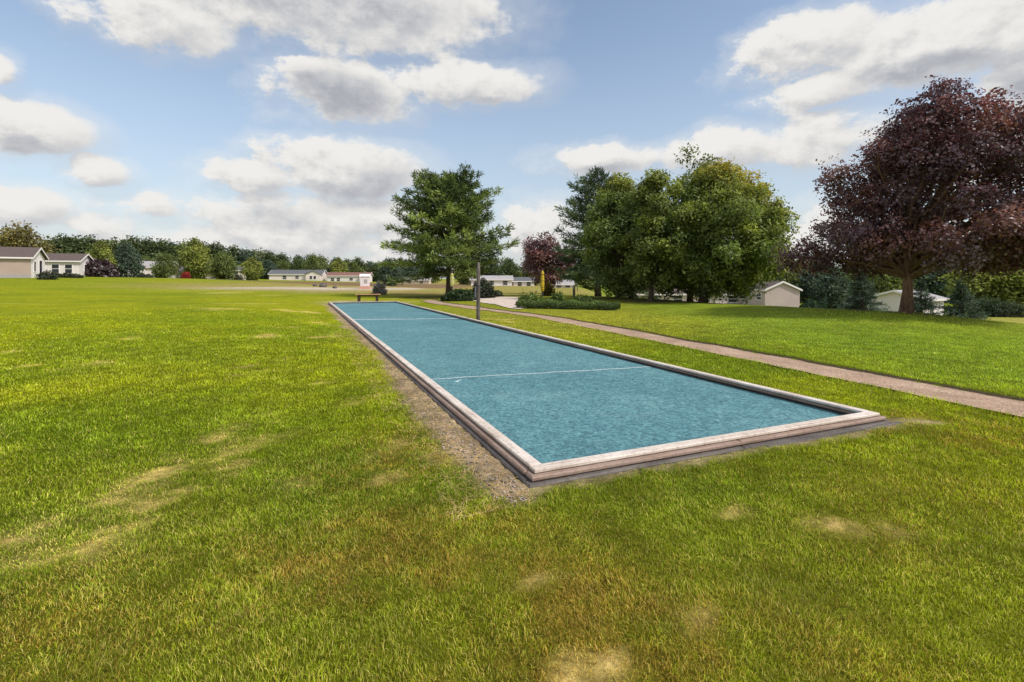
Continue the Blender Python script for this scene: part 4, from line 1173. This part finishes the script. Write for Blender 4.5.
# left: tan house, its white gable end towards the right
c1 = (at(31, 60), 60.0); z1 = zat(277.6, 60)
house('tan_house', 'long tan house with brown roof and white gable end at far left', c1, rot_from(-.45, .893), 16, 4.3, 2.45, 1.15, M['w_tan'], M['r_brown'], end_windows=((1.1, 1.35, .55, 1.2), (2.9, 1.35, .9, 1.5)), z=z1, chimney=(9.0, .35), endwall=M['trim'])
c2 = (at(79, 72), 72.0); z2 = zat(277.2, 72)
house('white_house', 'white house with three dark windows and brown roof beside the tan house', c2, rot_from(-.35, .93), 6.2, 4.4, 2.35, 1.0, M['w_white'], M['r_brown'], windows=((1.2, 1.2, .8, 1.2), (2.7, 1.2, .8, 1.2), (4.3, 1.2, .8, 1.2)), end_windows=((2.2, 1.3, 1.0, 1.1),), z=z2)
house('white_house', 'far white gable house left of the round dark olive tree', (at(168, 112), 112.0), rot_from(-.2, .98), 9, 5.5, 2.3, 1.3, M['w_white'], M['r_pale'], windows=((2, 1.2, 1.1, 1.0), (6, 1.2, 1.1, 1.0)), gable=(6.2, 3.4, .6, 1.2), z=zat(277.5, 112))
house('pink_house', 'small pale pink house behind the red shrub', (at(194, 122), 122.0), rot_from(-.15, .99), 5.5, 5, 2.0, .9, M['w_pink'], M['r_gray'], windows=((1.4, 1.2, 1.0, .9), (4.1, 1.2, 1.0, .9)), z=zat(278.3, 122))
house('white_house', 'long white house shaded by the spreading green tree', (at(243, 126), 126.0), rot_from(-.15, .99), 12.5, 5.5, 2.2, 1.1, M['w_cream'], M['r_gray'], windows=((1.6, 1.2, .9, 1.2), (5, 1.2, 1.2, 1.0), (9.0, 1.2, 1.2, 1.0)), gable=(10.6, 3.0, .6, 1.0), z=zat(279.0, 126))
house('long_house', 'long cream house with dark gray roof in the distance', (at(322, 150), 150.0), rot_from(-.1, .995), 15.2, 5.5, 2.35, 1.2, M['w_cream'], M['r_gray'], windows=((10.8, 1.4, 1.1, 1.0), (7.2, 1.4, 1.0, .9)), doors=((3.6, 1.3, 1.9),), gable=(2.4, 4.2, .8, .9), z=zat(282.0, 150))
house('red_roofed_house', 'white house with reddish roof and white gable above the bench', (at(369, 150), 150.0), rot_from(-.1, .995), 12.2, 5.5, 2.4, .95, M['w_white'], M['r_red'], windows=((10.6, 1.3, 1.0, .9), (8.9, 1.3, 1.0, .9), (5.2, 1.4, 1.0, .8)), gable=(1.3, 2.6, .8, 1.2), z=zat(283.8, 150))
house('pinkish_house', 'low pinkish house seen under the left boughs of the pine', (at(429, 130), 130.0), 0.05, 9.5, 5, 1.7, .7, M['w_pink'], M['r_pale'], windows=((2, 1.0, 1.0, .8), (5, 1.0, 1.0, .8), (7.6, 1.0, 1.0, .8)), z=zat(286.8, 130))
house('distant_house', 'pale house with light roof right of the wooden post', (at(512, 110), 110.0), .05, 9.0, 5, 1.7, .8, M['w_white'], M['r_pale'], windows=((1.5, 1.0, 1.0, .9), (4.5, 1.0, 1.0, .9), (7.2, 1.0, 1.0, .9)), z=zat(287.4, 110))
house('distant_house', 'pale gray house left of the yellow padded post', (at(534, 112), 112.0), .03, 4.6, 5, 1.6, .8, M['w_white'], M['r_gray'], windows=((1.2, 1.0, .9, .9), (3.2, 1.0, .9, .9)), z=zat(288.4, 112))
house('distant_house', 'white house with dark openings right of the yellow padded post', (at(573, 92), 92.0), .03, 3.9, 4.5, 1.3, .75, M['w_cream'], M['r_pale'], windows=((1.0, .8, .9, .8), (2.6, .8, .9, .8)), z=zat(291.5, 92))
# right: beige gable house behind the bank, gable end towards the viewer
hz = zat(306, 58) - .3
house('beige_house', 'beige gable house peeking over the bank right of the tree cluster', (at(765, 58), 58.0), -PI / 2 + .03, 12, 4.1, 2.15, .9, M['w_beige'], M['r_brown'], windows=((1.3, 1.35, 1.0, .7), (5.5, 1.35, 1.0, .8), (9, 1.35, 1.0, .8)), z=hz, over=.2)
house('white_house', 'white house with gray roof partly hidden between the two spruces', (at(944, 50), 50.0), rot_from(-.5, .86), 4.2, 5.0, 2.0, .75, M['w_white'], M['r_pale'], windows=((2.9, 1.2, .8, .9),), z=zat(319, 50))
house('low_house', 'low pinkish white house glimpsed under the maple cluster', (at(748, 64), 64.0), .02, 14, 4.5, 1.5, .6, M['w_pink'], M['r_brown'], windows=((2, .9, 1.1, .8), (5.5, .9, 1.1, .8), (9, .9, 1.1, .8), (12, .9, 1.1, .8)), z=zat(306, 64) )

# ------------------------------------------------------------------ small things
# wooden post beside the court
M['post'] = noisy('post_wood', (.055, .04, .034), (.14, .115, .10), 5, .9, .6, 30, (6, 6, .7), c3=(.27, .245, .225))
M['dark_metal'] = noisy('dark_metal', (.035, .035, .038), (.07, .07, .075), 12, .5, .1)
M['pale_metal'] = noisy('pale_metal', (.45, .45, .43), (.58, .58, .56), 12, .45, .1)
px_, D = 478.2, 17.6
x, y = at(px_, D), D; z = h1(x, y)
t = thing('wooden_post', 'weathered gray wooden post standing at the right edge of the court', 'post', (x, y, z))
b = MB(); hh = zat(262.5, D) - z
b.tube([(0, 0, -.2), (0, 0, .25), (.005, 0, hh * .55), (.01, .0, hh - .02), (.01, 0, hh)], [.072, .070, .066, .062, .052], 14)
b.build('post', M['post'], t, True)
b = MB(); b.tube([(.004, 0, hh * .58), (.004, 0, hh * .61)], .071, 14); b.build('metal_band', M['dark_metal'], t)
b = MB(); b.box(-.112, -.072, -.07, .07, hh * .40, hh * .58, .01); b.build('switch_box', noisy('gray_box', (.16, .15, .17), (.24, .23, .26), 10, .6), t)

# padded volleyball posts
M['pad'] = noisy('yellow_pad', (.52, .36, .02), (.66, .48, .05), 5, .55, .3, 14)
M['pad_pale'] = noisy('pale_yellow_pad', (.46, .46, .16), (.60, .58, .25), 5, .6, .3, 14)
def padded(px, top, mid, base, D, label, mat):
    x, y = at(px, D), float(D); z = h1(x, y)
    t = thing('padded_post', label, 'padded post', (x, y, z))
    zt = zat(top, D) - z; zm_ = zat(mid, D) - z
    MB().lathe([(.06, -.2), (.06, zm_ * .5), (.06, zt + .05), (.03, zt + .10)], 12).build('pole', M['dark_metal'], t, True)
    n = 6; prof = [(.075, zm_)]
    for i in range(n + 1):
        f = i / n; prof.append((.105 + .035 * math.sin(PI * (f * .9 + .05)), zm_ + .02 + (zt - zm_ - .25) * f))
    prof += [(.10, zt - .2), (.065, zt - .06), (.03, zt)]
    MB().lathe(prof, 16).build('padding', mat, t, True)
    s = MB()
    for f in (.2, .5, .8):
        zz = zm_ + (zt - zm_) * f; s.lathe([(.143, zz - .012), (.147, zz), (.143, zz + .012)], 16)
    s.build('strap', M['dark_wood'] if mat is M['pad'] else M['pad'], t)
padded(542.5, 270, 291.5, 299, 37.0, 'tall post with bright yellow padding beside the purple tree', M['pad'])
padded(452, 272.5, 286.5, 296, 35.0, 'slim post with pale yellow padding under the lone pine', M['pad_pale'])
# post with a looped top
D = 35; x, y = at(574, D), float(D); z = h1(x, y)
t = thing('hook_post', 'short wooden post with pale looped pipe on top beyond the hedge', 'post', (x, y, z))
hh = zat(284, D) - z
MB().box(-.08, .08, -.08, .08, -.2, hh * .88, .01).build('post', M['post'], t)
b = MB(); pts = [(.0, -.09, hh * .3), (.0, -.09, hh * .85)]
pts = [(-.02, -.10, hh * .55), (-.02, -.10, hh * .88)] + [(.10 - .12 * math.cos(q), -.10, hh * .88 + .13 * math.sin(q)) for q in np.linspace(.15, PI - .15, 8)] + [(.22, -.10, hh * .88), (.22, -.10, hh * .45)]
b.tube(pts, .028, 8); b.build('loop_pipe', M['pale_metal'], t, True)

# bench at the far end of the court
D = 32.2; x, y = at(368, D), D; z = h1(x, y)
t = thing('wooden_bench', 'low backless brown wooden bench beyond the far end of the court', 'bench', (x, y, z), .15)
M['bench_wood'] = wood_mat('bench_wood', (.36, .17, .08), (.56, .30, .16), (.66, .40, .24), (2, 28, 28), (.7, .46, .30), .3)
b = MB()
for k in range(3): b.box(-.78, .78, -.20 + k * .135, -.20 + k * .135 + .125, .44, .485, .006)
b.build('seat', M['bench_wood'], t)
for sx_ in (-.56, .56):
    b = MB(); b.box(sx_ - .075, sx_ + .075, -.15, .15, -.05, .37, .012); b.box(sx_ - .06, sx_ + .06, -.19, .19, .37, .438, .006)
    b.build('leg', M['dark_wood'], t)
MB().box(-.48, .48, -.03, .03, .34, .40, .005).build('stretcher', M['dark_wood'], t)

# small white hut with reddish base behind the bench
D = 60; x, y = at(365, D), float(D); z = zat(290.0, D)
t = thing('white_hut', 'small white hut with reddish base behind the bench', 'hut', (x, y, h1(x, y)), .2)
MB().box(-.62, .62, -.6, .6, -.2, .34, .02).build('base', noisy('red_panel', (.52, .27, .21), (.64, .38, .31), 5, .7), t)
b = MB(); b.box(-.5, .5, -.5, .5, .342, 1.5, .02); b.build('wall', M['w_white'], t)
b = MB(); b.add([(-.62, -.6, 1.502), (.62, -.6, 1.502), (.62, .6, 1.502), (-.62, .6, 1.502), (-.62, 0, 1.80), (.62, 0, 1.80)], [(0, 1, 5, 4), (2, 3, 4, 5), (3, 0, 4), (1, 2, 5), (3, 2, 1, 0)]); b.build('roof', M['trim'], t)
f = MB().box(-.05, .30, -.53, -.503, .7, 1.15).build('window', M['r_pale'], t)

# boulders on the sand strip
def boulder(px, D, r, label, seed):
    rg = np.random.default_rng(seed)
    x, y = at(px, D), float(D); z = h1(x, y)
    n, mrow = 12, 8; vs = []; F = []
    for i in range(mrow + 1):
        ph = PI * i / mrow
        for k in range(n):
            th = 2 * PI * k / n; q = r * (.8 + .4 * vnoise(np.array([k * .9 % n]), np.array([i * .9]), seed)[0])
            vs.append((q * math.sin(ph) * math.cos(th) * 1.2, q * math.sin(ph) * math.sin(th), q * math.cos(ph) * .75 + r * .45))
    for i in range(mrow):
        for k in range(n): F.append((i * n + k, i * n + (k + 1) % n, (i + 1) * n + (k + 1) % n, (i + 1) * n + k))
    o = MB().add(vs, F).build('boulder', noisy('stone', (.09, .075, .07), (.19, .16, .15), 3, .9, .5), None, True)
    o.location = (x, y, z)
    tag(o, label, 'boulder')
boulder(323, 64, .42, 'dark boulder in the middle of the pale sand strip', 3)
boulder(315, 66, .28, 'small boulder left of the dark one on the sand strip', 4)
boulder(335, 60, .25, 'small low boulder right of the dark one on the sand strip', 5)

# ------------------------------------------------------------------ sky, clouds, sun
SUN_EL, SUN_AZ = R(48), R(118)                # azimuth measured from the viewing direction towards the right
sd = Vector((math.sin(SUN_AZ) * math.cos(SUN_EL), math.cos(SUN_AZ) * math.cos(SUN_EL), math.sin(SUN_EL)))
sun = bpy.data.lights.new('sun', 'SUN'); sun.energy = 3.3; sun.angle = R(5); sun.color = (1.0, .95, .86)
so = bpy.data.objects.new('sun', sun); C.objects.link(so)
so.rotation_euler = (-sd).to_track_quat('-Z', 'Y').to_euler(); so.location = (30, 10, 40)

def build_world():
    w = bpy.data.worlds.new('World'); sc.world = w; w.use_nodes = True
    nt = w.node_tree; nt.nodes.clear(); L = nt.links.new
    # --- cloud density group: direction (azimuth, elevation) -> density, grey
    def dirpx(px, py):
        x = (px - CX) / FPX; z = (HY - py) / FPX
        return math.atan(x), math.atan(z / math.hypot(1, x))
    clouds = [  # x0, x1, y0, y1 in the photograph, weight
        (80, 505, -60, 50, 1.0), (235, 470, -40, 38, 1.0), (50, 240, -22, 52, 1.0),
        (265, 420, 58, 124, .85), (375, 545, 58, 108, 1.0), (282, 325, 55, 80, .7),
        (188, 300, 155, 192, .9), (255, 430, 135, 200, 1.0), (300, 400, 150, 190, .9),
        (190, 400, 188, 262, .85), (330, 480, 195, 268, .75), (60, 260, 208, 262, .3),
        (-60, 102, 96, 156, 1.0), (48, 132, 152, 189, .9), (-30, 20, 48, 82, .75),
        (-60, 80, 188, 230, .75), (122, 182, 192, 217, .55), (60, 130, 215, 240, .5),
        (735, 900, 10, 78, .95), (820, 1120, -15, 85, 1.0), (960, 1150, 30, 130, 1.0), (762, 885, 68, 112, .85),
        (545, 700, 142, 172, .75), (640, 800, 128, 172, .85), (760, 900, 108, 165, .7), (900, 1150, 120, 190, .6),
        (500, 585, 198, 262, .85), (770, 850, 200, 275, .8), (1000, 1080, 90, 140, .7), (560, 640, 205, 270, .5),
        (-60, 60, 225, 262, .4), (150, 260, 225, 255, .4),
    ]
    greys = [(270, 400, 70, 125, 1.0), (150, 480, -45, 22, .55), (280, 430, 180, 215, .5), (230, 330, 205, 232, .45), (870, 1120, 60, 120, .85), (840, 1000, 55, 85, .5), (-50, 60, 135, 165, .5), (360, 420, 160, 205, .55), (560, 700, 160, 178, .4), (410, 540, 98, 115, .45)]
    g = bpy.data.node_groups.new('cloud_density', 'ShaderNodeTree')
    g.interface.new_socket('Dir', in_out='INPUT', socket_type='NodeSocketVector')
    g.interface.new_socket('Density', in_out='OUTPUT', socket_type='NodeSocketFloat')
    g.interface.new_socket('Grey', in_out='OUTPUT', socket_type='NodeSocketFloat')
    gi = g.nodes.new('NodeGroupInput'); go = g.nodes.new('NodeGroupOutput'); gl = g.links.new
    def noise(vec, scale, detail, rough, node=g, yscale=1.5):
        mp = node.nodes.new('ShaderNodeMapping'); mp.inputs['Scale'].default_value = (1, yscale, 1); node.links.new(vec, mp.inputs[0])
        n = node.nodes.new('ShaderNodeTexNoise'); n.inputs['Scale'].default_value = scale; n.inputs['Detail'].default_value = detail; n.inputs['Roughness'].default_value = rough
        node.links.new(mp.outputs[0], n.inputs['Vector']); return n
    # warp the direction so outlines break up
    wn = noise(gi.outputs[0], 9.0, 5.0, .6)
    sb = N(g, 'ShaderNodeVectorMath', operation='SUBTRACT'); gl(wn.outputs['Color'], sb.inputs[0]); sb.inputs[1].default_value = (.5, .5, .5)
    sl = N(g, 'ShaderNodeVectorMath', operation='MULTIPLY'); gl(sb.outputs[0], sl.inputs[0]); sl.inputs[1].default_value = (.11, .05, 0)
    ad = N(g, 'ShaderNodeVectorMath', operation='ADD'); gl(gi.outputs[0], ad.inputs[0]); gl(sl.outputs[0], ad.inputs[1])
    P = ad.outputs[0]
    def blobs(lst):
        acc = None
        for (x0, x1, y0, y1, wgt) in lst:
            a0, e0 = dirpx(x0, (y0 + y1) / 2); a1, _ = dirpx(x1, (y0 + y1) / 2)
            _, eb = dirpx((x0 + x1) / 2, y1); ac, et = dirpx((x0 + x1) / 2, y0)
            cx, cy = (a0 + a1) / 2, (eb + et) / 2; rx, ry = abs(a1 - a0) / 2, abs(et - eb) / 2
            ma = N(g, 'ShaderNodeVectorMath', operation='MULTIPLY_ADD'); gl(P, ma.inputs[0]); ma.inputs[1].default_value = (1 / rx, 1 / ry, 0); ma.inputs[2].default_value = (-cx / rx, -cy / ry, 0)
            dt = N(g, 'ShaderNodeVectorMath', operation='DOT_PRODUCT'); gl(ma.outputs[0], dt.inputs[0]); gl(ma.outputs[0], dt.inputs[1])
            m_ = N(g, 'ShaderNodeMath', operation='MULTIPLY_ADD'); gl(dt.outputs['Value'], m_.inputs[0]); m_.inputs[1].default_value = -wgt; m_.inputs[2].default_value = wgt
            if acc is None: acc = m_.outputs[0]
            else:
                mx = N(g, 'ShaderNodeMath', operation='SMOOTH_MAX', i_2=.25); gl(acc, mx.inputs[0]); gl(m_.outputs[0], mx.inputs[1]); acc = mx.outputs[0]
        return acc
    dens = blobs(clouds)
    n1 = noise(gi.outputs[0], 9.0, 12.0, .64)
    n1m = N(g, 'ShaderNodeMath', operation='MULTIPLY_ADD', i_1=2.9, i_2=-1.30); gl(n1.outputs['Fac'], n1m.inputs[0])
    # clouds of the rest of the sky, outside the photographed sector
    n0 = noise(gi.outputs[0], 2.6, 4.0, .5)
    n0m = N(g, 'ShaderNodeMath', operation='MULTIPLY_ADD', i_1=5.0, i_2=-2.5); gl(n0.outputs['Fac'], n0m.inputs[0])
    sp = N(g, 'ShaderNodeSeparateXYZ'); gl(gi.outputs[0], sp.inputs[0])
    ab = N(g, 'ShaderNodeMath', operation='ABSOLUTE'); gl(sp.outputs[0], ab.inputs[0])
    ab2 = N(g, 'ShaderNodeMath', operation='MULTIPLY_ADD', i_1=1.6); gl(sp.outputs[1], ab2.inputs[0]); gl(ab.outputs[0], ab2.inputs[2])
    mk = N(g, 'ShaderNodeMapRange', i_1=1.0, i_2=1.5, i_3=-6.0, i_4=0.0); gl(ab2.outputs[0], mk.inputs[0])
    o0 = N(g, 'ShaderNodeMath', operation='ADD'); gl(n0m.outputs[0], o0.inputs[0]); gl(mk.outputs[0], o0.inputs[1])
    mx = N(g, 'ShaderNodeMath', operation='MAXIMUM'); gl(dens, mx.inputs[0]); gl(o0.outputs[0], mx.inputs[1])
    cl_ = N(g, 'ShaderNodeClamp', i_1=-3.0, i_2=1.1); gl(mx.outputs[0], cl_.inputs[0])
    sm = N(g, 'ShaderNodeMath', operation='ADD'); gl(cl_.outputs[0], sm.inputs[0]); gl(n1m.outputs[0], sm.inputs[1])
    gl(sm.outputs[0], go.inputs[0])
    gr = blobs(greys); grs = N(g, 'ShaderNodeMapRange', i_1=-.25, i_2=.75); gl(gr, grs.inputs[0]); gl(grs.outputs[0], go.inputs[1])

    tc = N(nt, 'ShaderNodeTexCoord')
    nr = N(nt, 'ShaderNodeVectorMath', operation='NORMALIZE'); L(tc.outputs['Generated'], nr.inputs[0])
    sx = N(nt, 'ShaderNodeSeparateXYZ'); L(nr.outputs[0], sx.inputs[0])
    az = N(nt, 'ShaderNodeMath', operation='ARCTAN2'); L(sx.outputs[0], az.inputs[0]); L(sx.outputs[1], az.inputs[1])
    el = N(nt, 'ShaderNodeMath', operation='ARCSINE'); L(sx.outputs[2], el.inputs[0])
    P0 = N(nt, 'ShaderNodeCombineXYZ'); L(az.outputs[0], P0.inputs[0]); L(el.outputs[0], P0.inputs[1])
    offv = N(nt, 'ShaderNodeVectorMath', operation='ADD'); L(P0.outputs[0], offv.inputs[0]); offv.inputs[1].default_value = (-.010, .020, 0)
    g1 = nt.nodes.new('ShaderNodeGroup'); g1.node_tree = g; L(P0.outputs[0], g1.inputs[0])
    g2 = nt.nodes.new('ShaderNodeGroup'); g2.node_tree = g; L(offv.outputs[0], g2.inputs[0])
    alpha = N(nt, 'ShaderNodeMapRange', interpolation_type='SMOOTHSTEP', i_1=-.10, i_2=.58); L(g1.outputs[0], alpha.inputs[0])
    # thin veil round the clouds
    veil = N(nt, 'ShaderNodeMapRange', interpolation_type='SMOOTHSTEP', i_1=-1.1, i_2=.35, i_3=0.0, i_4=.30); L(g1.outputs[0], veil.inputs[0])
    al = N(nt, 'ShaderNodeMath', operation='MAXIMUM'); L(alpha.outputs[0], al.inputs[0]); L(veil.outputs[0], al.inputs[1])
    # lit side: density falls off towards the sun
    df = N(nt, 'ShaderNodeMath', operation='SUBTRACT'); L(g1.outputs[0], df.inputs[0]); L(g2.outputs[0], df.inputs[1])
    lit = N(nt, 'ShaderNodeMapRange', interpolation_type='SMOOTHSTEP', i_1=-.70, i_2=.60, i_3=.36, i_4=1.0); L(df.outputs[0], lit.inputs[0])
    thick = N(nt, 'ShaderNodeMapRange', interpolation_type='SMOOTHSTEP', i_1=.15, i_2=.95); L(g1.outputs[0], thick.inputs[0])
    gt_ = N(nt, 'ShaderNodeMath', operation='MULTIPLY'); L(g1.outputs[1], gt_.inputs[0]); L(thick.outputs[0], gt_.inputs[1])
    gy_ = N(nt, 'ShaderNodeMath', operation='MULTIPLY_ADD', i_1=-.66); L(gt_.outputs[0], gy_.inputs[0]); L(lit.outputs[0], gy_.inputs[2])
    sh = ramp(nt, gy_.outputs[0], [(0.0, (.42, .435, .475)), (.30, (.55, .56, .585)), (.58, (.70, .695, .69)), (.85, (.83, .815, .79)), (1.0, (.87, .855, .83))])
    sky = N(nt, 'ShaderNodeTexSky', sky_type='NISHITA'); sky.sun_disc = False; sky.sun_elevation = SUN_EL; sky.sun_rotation = SUN_AZ
    sky.air_density = 1.0; sky.dust_density = 1.2; sky.ozone_density = 1.5
    sk = N(nt, 'ShaderNodeVectorMath', operation='SCALE'); L(sky.outputs[0], sk.inputs[0]); sk.inputs['Scale'].default_value = SKY_S
    tw = N(nt, 'ShaderNodeVectorMath', operation='MULTIPLY'); L(sk.outputs[0], tw.inputs[0]); tw.inputs[1].default_value = SKY_T
    # bright haze low down
    hz_ = N(nt, 'ShaderNodeMapRange', interpolation_type='SMOOTHSTEP', i_1=0.0, i_2=.50, i_3=.64, i_4=0.0); L(el.outputs[0], hz_.inputs[0])
    c0 = mixc(nt, tw.outputs[0], (.52, .595, .70), hz_.outputs[0])
    c1 = mixc(nt, c0, sh.outputs[0], al.outputs[0])
    # all colours above are what the eye should see; the gain cancels the low background strength
    gain = N(nt, 'ShaderNodeVectorMath', operation='SCALE'); L(c1, gain.inputs[0]); gain.inputs['Scale'].default_value = 1 / BG_S
    bg = N(nt, 'ShaderNodeBackground', i_Strength=BG_S); L(gain.outputs[0], bg.inputs[0])
    ou = N(nt, 'ShaderNodeOutputWorld'); L(bg.outputs[0], ou.inputs[0])
BG_S = 0.12
SKY_S = 0.20
SKY_T = (1.10, 1.0, .89)
build_world()

# ------------------------------------------------------------------ render settings
sc.render.engine = 'CYCLES'
sc.view_settings.view_transform = 'Standard'; sc.view_settings.look = 'None'; sc.view_settings.exposure = 0; sc.view_settings.gamma = 1
cy = sc.cycles
cy.max_bounces = 5; cy.diffuse_bounces = 3; cy.glossy_bounces = 2; cy.transmission_bounces = 3; cy.transparent_max_bounces = 4
cy.use_denoising = True
try:
    cy.denoiser = 'OPENIMAGEDENOISE'; cy.denoising_input_passes = 'RGB_ALBEDO_NORMAL'; cy.denoising_prefilter = 'ACCURATE'
except Exception:
    pass
cy.use_adaptive_sampling = True; cy.adaptive_threshold = 0.01
cy.sample_clamp_indirect = 6.0
